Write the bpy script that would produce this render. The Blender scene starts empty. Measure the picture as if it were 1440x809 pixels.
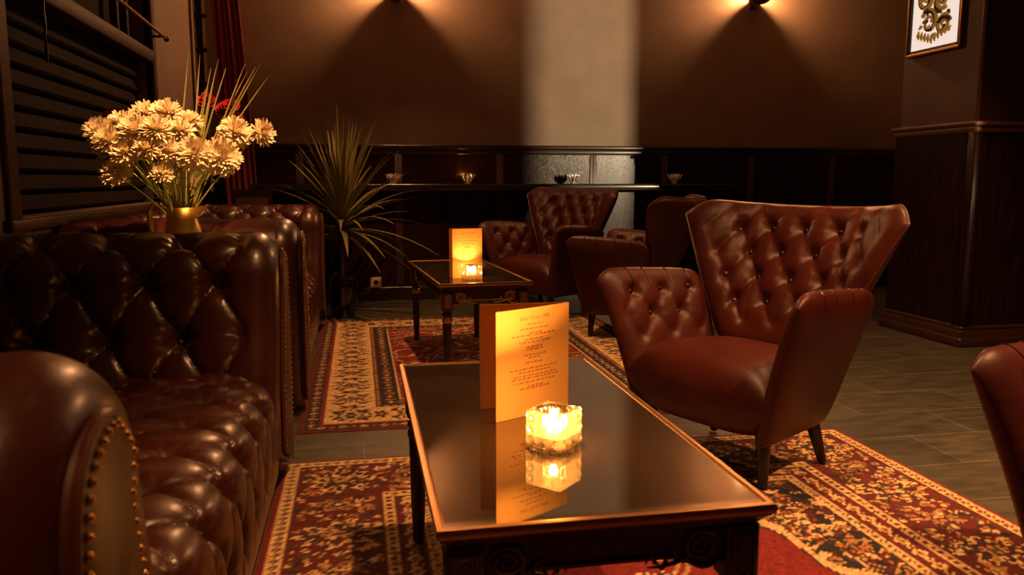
import bpy, math, random
import numpy as np
from mathutils import Vector, Matrix, Quaternion
random.seed(7); RNG = np.random.default_rng(11)
D = bpy.data
COL = bpy.context.scene.collection
PI = math.pi

# ------------------------------------------------------------------ helpers
def lin(r, g, b):
    f = lambda c: (c/255/12.92) if c/255 <= .04045 else ((c/255+.055)/1.055)**2.4
    return (f(r), f(g), f(b), 1.0)

def tag(o, label=None, cat=None, group=None, kind=None):
    if label: o['label'] = label
    if cat: o['category'] = cat
    if group: o['group'] = group
    if kind: o['kind'] = kind
    return o

def thing(name, label, cat, loc=(0, 0, 0), rot=(0, 0, 0), group=None, scale=1.0):
    o = D.objects.new(name, None); COL.objects.link(o)
    o.empty_display_size = .1
    o.location = loc; o.rotation_euler = rot; o.scale = (scale,)*3
    return tag(o, label, cat, group)

def link(name, me, parent=None, mat=None):
    o = D.objects.new(name, me); COL.objects.link(o)
    if parent is not None: o.parent = parent
    if mat is not None and len(me.materials) == 0: me.materials.append(mat)
    return o

def mesh(name, v, f, mat=None, parent=None, smooth=True, sharp=None):
    me = D.meshes.new(name)
    me.from_pydata([tuple(map(float, p)) for p in v], [], [tuple(map(int, q)) for q in f])
    me.validate(); me.update()
    if smooth:
        me.polygons.foreach_set('use_smooth', [True]*len(me.polygons))
        if sharp: me.set_sharp_from_angle(angle=math.radians(sharp))
    return link(name, me, parent, mat)

class MB:
    """collects shapes into one mesh"""
    def __init__(s): s.v = []; s.f = []
    def add(s, v, f):
        k = len(s.v); s.v += [tuple(map(float, p)) for p in v]; s.f += [tuple(int(i)+k for i in q) for q in f]; return s
    def box(s, a, b, bev=0.0, R=None, o=(0, 0, 0)):
        x0, y0, z0 = [min(p, q) for p, q in zip(a, b)]; x1, y1, z1 = [max(p, q) for p, q in zip(a, b)]
        c = min(bev, (x1-x0)/2.01, (y1-y0)/2.01, (z1-z0)/2.01)
        if c <= 0:
            v = [(x, y, z) for x in (x0, x1) for y in (y0, y1) for z in (z0, z1)]
            f = [(0, 1, 3, 2), (4, 6, 7, 5), (0, 4, 5, 1), (2, 3, 7, 6), (0, 2, 6, 4), (1, 5, 7, 3)]
        else:
            def ring(z, i): return [(x0+i+c, y0+i, z), (x1-i-c, y0+i, z), (x1-i, y0+i+c, z), (x1-i, y1-i-c, z), (x1-i-c, y1-i, z), (x0+i+c, y1-i, z), (x0+i, y1-i-c, z), (x0+i, y0+i+c, z)]
            v = []
            for z, i in ((z0, c), (z0+c, 0), (z1-c, 0), (z1, c)):
                cc = c*.999 if i else c
                v += [(min(max(p[0], x0+i), x1-i), min(max(p[1], y0+i), y1-i), p[2]) for p in ring(z, i)] if False else ring(z, i*.6)
            f = [tuple(range(7, -1, -1)), tuple(range(24, 32))]
            for k in range(3):
                for j in range(8): f.append((k*8+j, k*8+(j+1) % 8, k*8+8+(j+1) % 8, k*8+8+j))
        if R is not None: v = [tuple(R @ Vector(p)+Vector(o)) for p in v]
        return s.add(v, f)
    def tube(s, pts, r, n=8, cap=True):
        pts = [Vector(p) for p in pts]; m = len(pts)
        rr = r if hasattr(r, '__len__') else [r]*m
        t0 = (pts[1]-pts[0]).normalized()
        nx = t0.cross(Vector((0, 0, 1)) if abs(t0.z) < .9 else Vector((1, 0, 0))).normalized()
        v = []
        for i in range(m):
            t = (pts[min(i+1, m-1)]-pts[max(i-1, 0)]).normalized()
            nx = (nx-t*nx.dot(t)).normalized(); ny = t.cross(nx)
            for k in range(n):
                a = 2*PI*k/n; v.append(pts[i]+(nx*math.cos(a)+ny*math.sin(a))*rr[i])
        f = [(i*n+k, i*n+(k+1) % n, (i+1)*n+(k+1) % n, (i+1)*n+k) for i in range(m-1) for k in range(n)]
        if cap: f += [tuple(range(n-1, -1, -1)), tuple(range((m-1)*n, m*n))]
        return s.add(v, f)
    def lathe(s, prof, n=24, o=(0, 0, 0), sq=None):
        v = []
        for (r, z) in prof:
            for k in range(n):
                a = 2*PI*k/n; v.append((o[0]+r*math.cos(a), o[1]+r*math.sin(a), o[2]+z))
        m = len(prof)
        f = [(i*n+k, i*n+(k+1) % n, (i+1)*n+(k+1) % n, (i+1)*n+k) for i in range(m-1) for k in range(n)]
        f += [tuple(range(n-1, -1, -1)), tuple(range((m-1)*n, m*n))]
        return s.add(v, f)
    def build(s, name, mat, parent=None, smooth=True, sharp=35):
        return mesh(name, s.v, s.f, mat, parent, smooth, sharp)

def gridf(nu, nv, off=0, wrapu=False):
    f = []
    for i in range(nu if wrapu else nu-1):
        for j in range(nv-1):
            i2 = (i+1) % nu
            f.append((off+i*nv+j, off+i2*nv+j, off+i2*nv+j+1, off+i*nv+j+1))
    return f

# ------------------------------------------------------------------ materials
def newmat(name):
    m = D.materials.new(name); m.use_nodes = True
    nt = m.node_tree; b = nt.nodes['Principled BSDF']
    return m, nt, b
def setb(b, **k):
    for n, v in k.items(): b.inputs[n.replace('_', ' ')].default_value = v
def noise_col(nt, b, c1, c2, scale=8, detail=4, coord='Object', dist=0.0, stretch=(1, 1, 1), lo=.35, hi=.65):
    tc = nt.nodes.new('ShaderNodeTexCoord'); mp = nt.nodes.new('ShaderNodeMapping'); mp.inputs['Scale'].default_value = stretch
    no = nt.nodes.new('ShaderNodeTexNoise'); no.inputs['Scale'].default_value = scale; no.inputs['Detail'].default_value = detail; no.inputs['Distortion'].default_value = dist
    cr = nt.nodes.new('ShaderNodeValToRGB'); cr.color_ramp.elements[0].color = c1; cr.color_ramp.elements[1].color = c2
    cr.color_ramp.elements[0].position = lo; cr.color_ramp.elements[1].position = hi
    L = nt.links.new
    L(tc.outputs[coord], mp.inputs[0]); L(mp.outputs[0], no.inputs['Vector']); L(no.outputs['Fac'], cr.inputs[0]); L(cr.outputs[0], b.inputs['Base Color'])
    return no, cr, mp
def bump(nt, b, scale=60, strength=.2, dist=.002, detail=3, kind='noise', coord='Object', stretch=(1, 1, 1)):
    tc = nt.nodes.new('ShaderNodeTexCoord'); mp = nt.nodes.new('ShaderNodeMapping'); mp.inputs['Scale'].default_value = stretch
    t = nt.nodes.new('ShaderNodeTexNoise' if kind == 'noise' else 'ShaderNodeTexVoronoi'); t.inputs['Scale'].default_value = scale
    if kind == 'noise': t.inputs['Detail'].default_value = detail
    bm = nt.nodes.new('ShaderNodeBump'); bm.inputs['Strength'].default_value = strength; bm.inputs['Distance'].default_value = dist
    L = nt.links.new
    L(tc.outputs[coord], mp.inputs[0]); L(mp.outputs[0], t.inputs['Vector']); L(t.outputs[0], bm.inputs['Height'])
    prev = b.inputs['Normal'].links[0].from_socket if b.inputs['Normal'].links else None
    if prev is not None: L(prev, bm.inputs['Normal'])
    L(bm.outputs[0], b.inputs['Normal'])
    return bm
def simple(name, col, rough=.5, metal=0.0, bumps=None, c2=None, scale=10, stretch=(1, 1, 1), **kw):
    m, nt, b = newmat(name); setb(b, Base_Color=col, Roughness=rough, Metallic=metal, **kw)
    if c2: noise_col(nt, b, col, c2, scale, stretch=stretch)
    if bumps: bump(nt, b, **bumps)
    return m
def leather(name, c1, c2, rough, coat):
    m, nt, b = newmat(name)
    noise_col(nt, b, c1, c2, 5, 5, lo=.3, hi=.7)
    setb(b, Roughness=rough, Coat_Weight=coat, Coat_Roughness=.22, IOR=1.5, Specular_IOR_Level=.38 if coat == 0 else .5)
    bump(nt, b, 16, .35, .006, 4)
    bump(nt, b, 420, .25, .0006, kind='vor')
    return m
M = {}
M['sofa'] = leather('sofa_leather', (.034, .0068, .0034, 1), (.058, .0115, .0055, 1), .34, .35)
M['chair'] = leather('chair_leather', (.040, .0050, .0024, 1), (.066, .0090, .0042, 1), .44, .0)
M['welt'] = simple('welt_leather', (.07, .016, .008, 1), .4)
M['panel'] = simple('arm_panel_leather', (.06, .015, .007, 1), .5, bumps=dict(scale=300, strength=.2, dist=.0006))
M['nail'] = simple('nailhead_brass', (.75, .42, .16, 1), .25, 1.0)
M['button'] = simple('button_leather', (.030, .007, .004, 1), .35)
M['ebony'] = simple('black_stained_wood', (.010, .005, .004, 1), .35, bumps=dict(scale=20, strength=.1, dist=.002, stretch=(12, 12, 1)))
M['tablewood'] = simple('mahogany', (.030, .009, .005, 1), .35, c2=(.055, .017, .008, 1), scale=6, stretch=(8, 1, 8), bumps=dict(scale=25, strength=.12, dist=.002, stretch=(10, 1, 10)))
M['brass'] = simple('aged_brass', (.45, .23, .075, 1), .36, 1.0, bumps=dict(scale=30, strength=.15, dist=.002))
M['gilt'] = simple('dull_gilt', (.55, .33, .13, 1), .42, .9, bumps=dict(scale=60, strength=.3, dist=.002))
M['darkgilt'] = simple('dark_gilt', (.12, .06, .025, 1), .45, .7, bumps=dict(scale=60, strength=.3, dist=.002))  # darker gilt for the near table's ornament and the wall lamps
M['pewter'] = simple('pewter', (.80, .74, .66, 1), .28, .75)
M['polished'] = simple('polished_brass', (.85, .50, .15, 1), .38, 1.0)
M['plate'] = simple('cream_plastic', (.55, .42, .28, 1), .4)
M['iron'] = simple('black_iron', (.012, .010, .009, 1), .4, .6)
M['pot'] = simple('black_glaze', (.006, .005, .006, 1), .06, Coat_Weight=.5)
M['soil'] = simple('soil', (.02, .012, .007, 1), .9, c2=(.04, .025, .014, 1), scale=60)
M['trunk'] = simple('palm_trunk', (.09, .045, .022, 1), .8, c2=(.04, .02, .01, 1), scale=30, stretch=(1, 1, 6), bumps=dict(scale=40, strength=.5, dist=.006, stretch=(1, 1, 6)))
M['leaf'] = simple('strap_leaf', (.13, .125, .040, 1), .38, c2=(.24, .20, .065, 1), scale=3)
M['stem'] = simple('flower_stem', (.32, .36, .05, 1), .45)
M['grass'] = simple('dry_grass', (.30, .22, .08, 1), .5, c2=(.20, .20, .05, 1), scale=12)
M['petal'] = simple('white_petal', (.86, .72, .47, 1), .6, Subsurface_Weight=0.0)
M['rose'] = simple('red_petal', (.35, .012, .012, 1), .55)
M['greenleaf'] = simple('green_leaf', (.035, .06, .012, 1), .45)
M['curtain'] = simple('red_velvet', (.34, .014, .011, 1), .85, Sheen_Weight=.3)
M['wax'] = simple('tealight_wax', (.9, .75, .5, 1), .4)
M['tin'] = simple('tealight_cup', (.7, .68, .62, 1), .3, 1.0)
M['wick'] = simple('wick', (.01, .01, .01, 1), .9)
M['ink'] = simple('printing_ink', (.32, .16, .06, 1), .8)

def emis(name, col, s):
    m, nt, b = newmat(name); setb(b, Base_Color=(0, 0, 0, 1), Emission_Color=col, Emission_Strength=s); return m
M['flame'] = emis('candle_flame', (1, .66, .26, 1), 300)
M['flame_small'] = emis('small_flame', (1, .55, .18, 1), 40)
M['bulb'] = emis('sconce_bulb', (1, .55, .2, 1), 6)

def mk_paper():
    m, nt, b = newmat('menu_card')
    setb(b, Base_Color=(.85, .56, .23, 1), Roughness=.6)
    tr = nt.nodes.new('ShaderNodeBsdfTranslucent'); tr.inputs[0].default_value = (.85, .55, .22, 1)
    mx = nt.nodes.new('ShaderNodeMixShader'); mx.inputs[0].default_value = .35
    nt.links.new(b.outputs[0], mx.inputs[1]); nt.links.new(tr.outputs[0], mx.inputs[2])
    nt.links.new(mx.outputs[0], nt.nodes['Material Output'].inputs[0]); return m
M['paper'] = mk_paper()
def mk_glass(name):
    m, nt, b = newmat(name); nt.nodes.remove(b)
    N = nt.nodes.new; L = nt.links.new
    t = N('ShaderNodeBsdfTransparent'); t.inputs[0].default_value = (.98, .95, .9, 1)
    r = N('ShaderNodeBsdfRefraction'); r.inputs['IOR'].default_value = 1.45; r.inputs['Roughness'].default_value = .02; r.inputs[0].default_value = (1, .97, .92, 1)
    g = N('ShaderNodeBsdfGlossy'); g.inputs['Roughness'].default_value = .05; g.inputs[0].default_value = (1, .95, .88, 1)
    d = N('ShaderNodeBsdfTranslucent'); d.inputs[0].default_value = (.95, .85, .7, 1)
    lw = N('ShaderNodeFresnel'); lw.inputs['IOR'].default_value = 1.6
    m0 = N('ShaderNodeMixShader'); m0.inputs[0].default_value = .55
    m1 = N('ShaderNodeMixShader'); m1.inputs[0].default_value = .05
    m2 = N('ShaderNodeMixShader')
    L(t.outputs[0], m0.inputs[1]); L(r.outputs[0], m0.inputs[2])
    L(m0.outputs[0], m1.inputs[1]); L(d.outputs[0], m1.inputs[2])
    L(lw.outputs[0], m2.inputs[0]); L(m1.outputs[0], m2.inputs[1]); L(g.outputs[0], m2.inputs[2])
    L(m2.outputs[0], nt.nodes['Material Output'].inputs[0]); return m
M['cutglass'] = mk_glass('cut_glass')
def mk_tabletop():
    m, nt, b = newmat('smoked_table_glass')
    noise_col(nt, b, (.026, .0165, .010, 1), (.046, .029, .017, 1), 4, 5)
    setb(b, Roughness=.035, IOR=2.6, Coat_Weight=0.0)
    return m
M['tabletop'] = mk_tabletop()

# walls
M['plaster'] = simple('brown_plaster', (.15, .100, .067, 1), .75, c2=(.18, .122, .083, 1), scale=3, bumps=dict(scale=160, strength=.25, dist=.0015))
M['wains'] = simple('dark_wainscot_wood', (.013, .0048, .003, 1), .24, c2=(.026, .0095, .0055, 1), scale=5, stretch=(9, 9, .8), Specular_IOR_Level=.17, bumps=dict(scale=30, strength=.25, dist=.003, stretch=(8, 8, .7)))
M['wainstile'] = simple('wainscot_stile_wood', (.042, .015, .008, 1), .42, c2=(.06, .022, .012, 1), scale=5, stretch=(9, 9, .8))
M['pillarwall'] = simple('pillar_paint', (.050, .017, .0085, 1), .6, c2=(.066, .023, .012, 1), scale=4, bumps=dict(scale=120, strength=.2, dist=.001))
M['rail'] = simple('rail_wood', (.022, .010, .006, 1), .2)
M['rimrail'] = simple('varnished_rail_wood', (.12, .05, .022, 1), .25)
M['framewood'] = simple('window_frame_wood', (.050, .016, .006, 1), .6, c2=(.030, .010, .004, 1), Specular_IOR_Level=.2, scale=4, stretch=(8, 1, 8))
M['slat'] = simple('shutter_slat', (.009, .0032, .0018, 1), .8, c2=(.015, .005, .0028, 1), Specular_IOR_Level=.08, scale=6, stretch=(6, .6, 6))
M['ceil'] = simple('ceiling_paint', (.30, .2, .14, 1), .9)
M['shelf'] = simple('bar_ledge_wood', (.016, .009, .006, 1), .18)
def mk_floor():
    m, nt, b = newmat('slate_tiles'); N = nt.nodes.new; L = nt.links.new
    tc = N('ShaderNodeTexCoord'); br = N('ShaderNodeTexBrick')
    br.offset = .5; br.inputs['Scale'].default_value = 1.0
    br.inputs['Brick Width'].default_value = .60; br.inputs['Row Height'].default_value = .30
    br.inputs['Mortar Size'].default_value = .0035; br.inputs['Mortar Smooth'].default_value = .3
    br.inputs['Color1'].default_value = (.088, .080, .058, 1); br.inputs['Color2'].default_value = (.062, .058, .042, 1); br.inputs['Mortar'].default_value = (.17, .15, .10, 1)
    no = N('ShaderNodeTexNoise'); no.inputs['Scale'].default_value = 7; no.inputs['Detail'].default_value = 6
    mp = N('ShaderNodeMapping'); mp.inputs['Scale'].default_value = (1, 3, 1)
    mx = N('ShaderNodeMix'); mx.data_type = 'RGBA'; mx.blend_type = 'MULTIPLY'; mx.inputs[0].default_value = .7
    cr = N('ShaderNodeValToRGB'); cr.color_ramp.elements[0].color = (.35, .35, .35, 1); cr.color_ramp.elements[1].color = (1.4, 1.4, 1.4, 1)
    cr.color_ramp.elements[0].position = .3; cr.color_ramp.elements[1].position = .7
    L(tc.outputs['Object'], br.inputs['Vector']); L(tc.outputs['Object'], mp.inputs[0]); L(mp.outputs[0], no.inputs['Vector']); L(no.outputs['Fac'], cr.inputs[0])
    L(br.outputs['Color'], mx.inputs[6]); L(cr.outputs[0], mx.inputs[7]); L(mx.outputs[2], b.inputs['Base Color'])
    bm = N('ShaderNodeBump'); bm.inputs['Strength'].default_value = .35; bm.inputs['Distance'].default_value = .004
    L(no.outputs['Fac'], bm.inputs['Height']); L(bm.outputs[0], b.inputs['Normal'])
    setb(b, Roughness=.42); return m
M['floor'] = mk_floor()
def mk_rug():
    m, nt, b = newmat('woven_wool'); N = nt.nodes.new; L = nt.links.new
    at = N('ShaderNodeAttribute'); at.attribute_name = 'weave'
    L(at.outputs['Color'], b.inputs['Base Color']); setb(b, Roughness=.95, Sheen_Weight=.1)
    bump(nt, b, 260, .5, .004); return m
M['rug'] = mk_rug()

# ------------------------------------------------------------------ upholstery
def tuft_h(p, q, a, b, e=.42):
    s = p/a+q/(2*b); t = p/a-q/(2*b)
    return (np.abs(np.sin(PI*s))*np.abs(np.sin(PI*t)))**e
def tuft_dip(p, q, a, b, r):
    s = p/a+q/(2*b); t = p/a-q/(2*b)
    ds = s-np.round(s); dt = t-np.round(t)
    dp = (ds+dt)*a/2; dq = (ds-dt)*b
    return np.exp(-(dp*dp+dq*dq)/(r*r))
def tuft_rip(p, q, a, b):
    s = p/a+q/(2*b); t = p/a-q/(2*b)
    i = np.round(s); j = np.round(t); ds = s-i; dt = t-j
    dp = (ds+dt)*a/2; dq = (ds-dt)*b
    r = np.hypot(dp, dq); th = np.arctan2(dq, dp); ph = (i*2.7+j*4.1)
    return np.sin(11*th+ph)*np.sin(4*th+2*ph)*np.exp(-((r-.040)/.022)**2)
def smooth01(x, a, b):
    t = np.clip((x-a)/(b-a), 0, 1); return t*t*(3-2*t)

def mk_button(r):
    mb = MB(); mb.lathe([(r*.2, -.35*r), (r, -.25*r), (r*1.02, 0), (r*.8, .32*r), (r*.4, .48*r), (r*.05, .52*r)], 12)
    o = mb.build('button', M['button']); me = o.data; D.objects.remove(o); return me
BTN = mk_button(.014); BTN_S = mk_button(.0115)
def mk_nail(r):
    mb = MB(); mb.lathe([(r, 0), (r*.85, r*.45), (r*.45, r*.75), (r*.04, r*.85)], 8)
    o = mb.build('nailhead', M['nail']); me = o.data; D.objects.remove(o); return me
NAIL = mk_nail(.0048)
def stick(name, me, parent, pos, nrm):
    o = link(name, me, parent); o.location = pos
    o.rotation_mode = 'QUATERNION'; o.rotation_quaternion = Vector(nrm).normalized().to_track_quat('Z', 'Y'); return o

def calc_n(P):
    du = np.gradient(P, axis=0); dv = np.gradient(P, axis=1)
    n = np.cross(du, dv); l = np.linalg.norm(n, axis=2, keepdims=True); l[l < 1e-12] = 1
    return n/l

def pad(name, S, nu, nv, T, mat, parent, flip=False, tuft=None, pw=5.0, bulge=None):
    """closed cushion around a centre surface S(u,v), u,v in [-1,1]; tuft = dict(p,q,mask,a,b,amp,...) on the front side"""
    d = lambda n: np.sign(np.linspace(-1, 1, n))*(1-(1-np.abs(np.linspace(-1, 1, n)))**1.5)
    U, V = np.meshgrid(d(nu), d(nv), indexing='ij')
    P = np.stack(S(U, V), axis=2); Nn = calc_n(P)*(-1 if flip else 1)
    prof = np.clip((1-np.abs(U)**pw), 0, 1)**.5*np.clip((1-np.abs(V)**pw), 0, 1)**.5
    t = T*prof
    disp = t.copy()
    if bulge is not None: disp = disp+bulge(U, V)*prof
    btn = []
    if tuft:
        p, q, mk = tuft['f'](U, V, P)
        a, b = tuft['a'], tuft['b']
        disp = disp+prof*mk*(tuft['amp']*(tuft_h(p, q, a, b, tuft['e'])-.8)-tuft['dip']*tuft_dip(p, q, a, b, tuft.get('r', .018))+tuft['rip']*tuft_rip(p, q, a, b))
    F = P+Nn*disp[..., None]; B = P-Nn*t[..., None]
    if tuft:
        seen = set()
        for i in range(-40, 41):
            for j in range(-40, 41):
                for (pp, qq) in ((i*a, 2*j*b), (i*a+a/2, (2*j+1)*b)):
                    dd = (p-pp)**2+(q-qq)**2; k = np.unravel_index(np.argmin(dd), dd.shape)
                    if dd[k] < (.02)**2 and mk[k] > .6 and prof[k] > .55 and k not in seen:
                        seen.add(k); btn.append((F[k]+Nn[k]*.0045, Nn[k]))
    idxB = -np.ones((nu, nv), int); v = [*F.reshape(-1, 3)]; c = nu*nv
    for i in range(nu):
        for j in range(nv):
            if 0 < i < nu-1 and 0 < j < nv-1: idxB[i, j] = c; v.append(B[i, j]); c += 1
            else: idxB[i, j] = i*nv+j
    f = []
    for i in range(nu-1):
        for j in range(nv-1):
            q1 = (i*nv+j, (i+1)*nv+j, (i+1)*nv+j+1, i*nv+j+1)
            q2 = (idxB[i, j], idxB[i, j+1], idxB[i+1, j+1], idxB[i+1, j])
            if flip: q1 = q1[::-1]; q2 = q2[::-1]
            f.append(q1)
            if len(set(q2)-set(q1)) > 0: f.append(q2)
    o = mesh(name, v, f, mat, parent)
    return o, btn, F, B, P, Nn

def edge_loop(P, nu, nv):
    return [P[i, 0] for i in range(nu)]+[P[nu-1, j] for j in range(1, nv)]+[P[i, nv-1] for i in range(nu-2, -1, -1)]+[P[0, j] for j in range(nv-2, 0, -1)]

# ------------------------------------------------------------------ cocktail wing chair (faces local -Y)
def make_chair(label, loc, rz, scale=1.0):
    t = thing('wing_armchair', label, 'armchair', loc, (0, 0, rz), 'leather wing armchairs', scale)
    # backrest
    def S(u, v):
        w = (v+1)/2
        hw = .195+.278*w**.85
        x = hw*u*(1-.04*w*np.abs(u)**3)
        wing = np.clip((np.abs(u)-.42)/.58, 0, 1)
        y = .185+.245*w-.20*(w**.8)*wing**1.5
        z = .34+(.545+.035*np.abs(u)**3-.012)*w-.075*np.clip((np.abs(u)-.78)/.22, 0, 1)**2.2*w**3
        return x, y, z
    def tf(U, V, P):
        p = P[..., 0]*1.0; p = np.where(np.abs(U) > .42, np.sign(U)*(np.abs(P[..., 0])+.35*np.clip(.235*(V+1)/2+.185-P[..., 1], 0, 1)), p)
        q = P[..., 2]-.60
        mk = (1-smooth01(np.abs(U), .74, .95))*(1-smooth01(P[..., 2], .80, .90))*smooth01(V, -.75, -.5)
        return p, q, mk
    nu, nv = 97, 81
    o, btn, F, B, P, Nn = pad('backrest', S, nu, nv, .050, M['chair'], t, flip=False,
                       tuft=dict(f=tf, a=.14, b=.088, amp=.019, dip=.026, r=.024, e=.24, rip=.0015), pw=8)
    for pos, n in btn: stick('button', BTN_S, o, pos, n)
    loop = edge_loop(P, nu, nv)[::3]
    mb = MB(); mb.tube([tuple(p) for p in loop]+[tuple(loop[0])], .0055, 6, cap=False); mb.build('welt', M['welt'], o)
    # arms
    for s in (-1, 1):
        def S(u, v, s=s):
            w = (v+1)/2; r = (u+1)/2
            yf = -.235-.055*w**1.3; yr = .185+.035*w
            y = yf+(yr-yf)*r
            x = s*(.265+.155*w**1.15-.055*r*w-.05*(1-w)*r)
            z = .145+(.515-.035*r-.02*np.abs(u)**4)*w-.03*np.clip((np.abs(u)-.75)/.25, 0, 1)**2*w**3
            return x, y, z
        def tf(U, V, P):
            mk = (1-smooth01(np.abs(U), .66, .9))*(1-smooth01(V, .62, .85))*smooth01(P[..., 2], .36, .44)
            return P[..., 1]+.03, P[..., 2]-.56, mk
        o, btn, F, B, P, Nn = pad('arm', S, 61, 61, .047, M['chair'], t, flip=(s > 0),
                           tuft=dict(f=tf, a=.14, b=.085, amp=.020, dip=.024, r=.024, e=.26, rip=.0015), pw=5)
        for pos, n in btn: stick('button', BTN_S, o, pos, n)
        # seams over the rounded top edge
        for k in (.30, .42, .58, .72):
            mb = MB()
            i = int(k*60); pts = [F[i, j] for j in range(46, 61)]+[B[i, j] for j in range(59, 50, -1)]
            mb.tube([tuple(p) for p in pts], .0028, 5)
            mb.build('seam', M['button'], o)
    # seat
    def S(u, v):
        hw = .305-.055*(v+1)/2
        x = hw*u; y = -.018+.225*v-.035*(1-u*u)*(v < 0)*np.abs(v)
        z = .268+0*u+.012*(-v)
        return x, y, z
    pad('seat', S, 57, 53, .128, M['chair'], t, pw=5.5, bulge=lambda U, V: .022*(1-U*U)*(1-V*V))
    # under-frame hidden in the upholstery carries the legs
    MB().box((-.2, -.15, .165), (.2, .17, .21), .01).build('under_frame', M['chair'], t)
    for (x, y, dx, dy) in ((-.235, -.17, -.015, -.012), (.235, -.17, .015, -.012), (-.20, .13, -.035, .045), (.20, .13, .035, .045)):
        pts = [(x+dx*k, y+dy*k, .0045+.1955*(1-k)) for k in (0, .25, .5, .75, 1)]
        MB().tube(pts, [.026, .024, .021, .018, .0145], 14).build('leg', M['ebony'], t)
    return t

# ------------------------------------------------------------------ chesterfield sofa (front at local x=0, faces +X, runs along +Y for L)
def resample(pts, step):
    pts = np.array(pts, float)
    # catmull-rom smoothing
    q = []
    n = len(pts)
    for i in range(n-1):
        p0, p1, p2, p3 = pts[max(i-1, 0)], pts[i], pts[i+1], pts[min(i+2, n-1)]
        for t in np.linspace(0, 1, 12, endpoint=False):
            q.append(.5*((2*p1)+(-p0+p2)*t+(2*p0-5*p1+4*p2-p3)*t*t+(-p0+3*p1-3*p2+p3)*t**3))
    q.append(pts[-1]); q = np.array(q)
    s = np.concatenate([[0], np.cumsum(np.linalg.norm(np.diff(q, axis=0), axis=1))])
    m = max(int(s[-1]/step), 8)
    ss = np.linspace(0, s[-1], m)
    return np.stack([np.interp(ss, s, q[:, k]) for k in range(2)], 1), ss

def loft(name, prof, along, fmap, mat, parent, tuft=None, end_r=0.0, step=.008, caps=True, outward=1):
    """prof 2D polyline (closed shape, bottom open) swept along 'along' (array); outward normals to the left of travel * outward"""
    Q, S = resample(prof, step)
    tn = np.gradient(Q, axis=0); tn /= np.linalg.norm(tn, axis=1, keepdims=True)
    nn = np.stack([-tn[:, 1], tn[:, 0]], 1)*outward
    A = np.asarray(along, float); m, n = len(Q), len(A)
    disp = np.zeros((m, n))
    SS, AA = np.meshgrid(S, A, indexing='ij')
    btn = []
    if tuft:
        p, q, mk = tuft['f'](SS, AA, Q, S)
        disp += mk*(tuft['amp']*(tuft_h(p, q, tuft['a'], tuft['b'], tuft.get('e', .42))-.8)-tuft['dip']*tuft_dip(p, q, tuft['a'], tuft['b'], tuft.get('r', .022))+tuft.get('rip', 0)*tuft_rip(p, q, tuft['a'], tuft['b']))
    if end_r > 0:
        for end in tuft_ends(A, end_r): disp -= end[None, :]
    XY = Q[:, None, :]+nn[:, None, :]*disp[..., None]
    V = np.stack(fmap(XY[..., 0], XY[..., 1], AA), axis=2)
    Nw = calc_n(V)
    f = gridf(m, n)
    v = list(V.reshape(-1, 3))
    if caps:
        f.append(tuple(i*n for i in range(m))); f.append(tuple(i*n+n-1 for i in range(m-1, -1, -1)))
        f.append((0, n-1, m*n-1, (m-1)*n))
    # orientation test: normals should point outward
    test = np.stack(fmap(*( (Q+nn*.01)[:, None, :].repeat(n, 1)[..., k] for k in (0, 1)), AA), axis=2)-np.stack(fmap(*(Q[:, None, :].repeat(n, 1)[..., k] for k in (0, 1)), AA), axis=2)
    sgn = np.sign((Nw*test).sum()); Nw = Nw*sgn
    if sgn < 0: f = [tuple(q[::-1]) for q in f]
    o = mesh(name, v, f, mat, parent, True, 60)
    if tuft:
        a, b = tuft['a'], tuft['b']; seen = set()
        pmin, pmax, qmin, qmax = p.min(), p.max(), q.min(), q.max()
        for j in range(int(qmin/b)-2, int(qmax/b)+3):
            for i in range(int(pmin/a)-2, int(pmax/a)+3):
                pp = i*a+(a/2 if j % 2 else 0); qq = j*b
                dd = (p-pp)**2+(q-qq)**2; k = np.unravel_index(np.argmin(dd), dd.shape)
                if dd[k] < .014**2 and mk[k] > .7 and k not in seen:
                    seen.add(k); stick('button', BTN, o, V[k]+Nw[k]*.006, Nw[k])
    return o, Q, nn
def tuft_ends(A, r):
    out = []
    d = np.clip(A.max()-A, 0, r); out.append(r-np.sqrt(np.clip(r*r-(r-d)**2, 0, None)))
    return out

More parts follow.
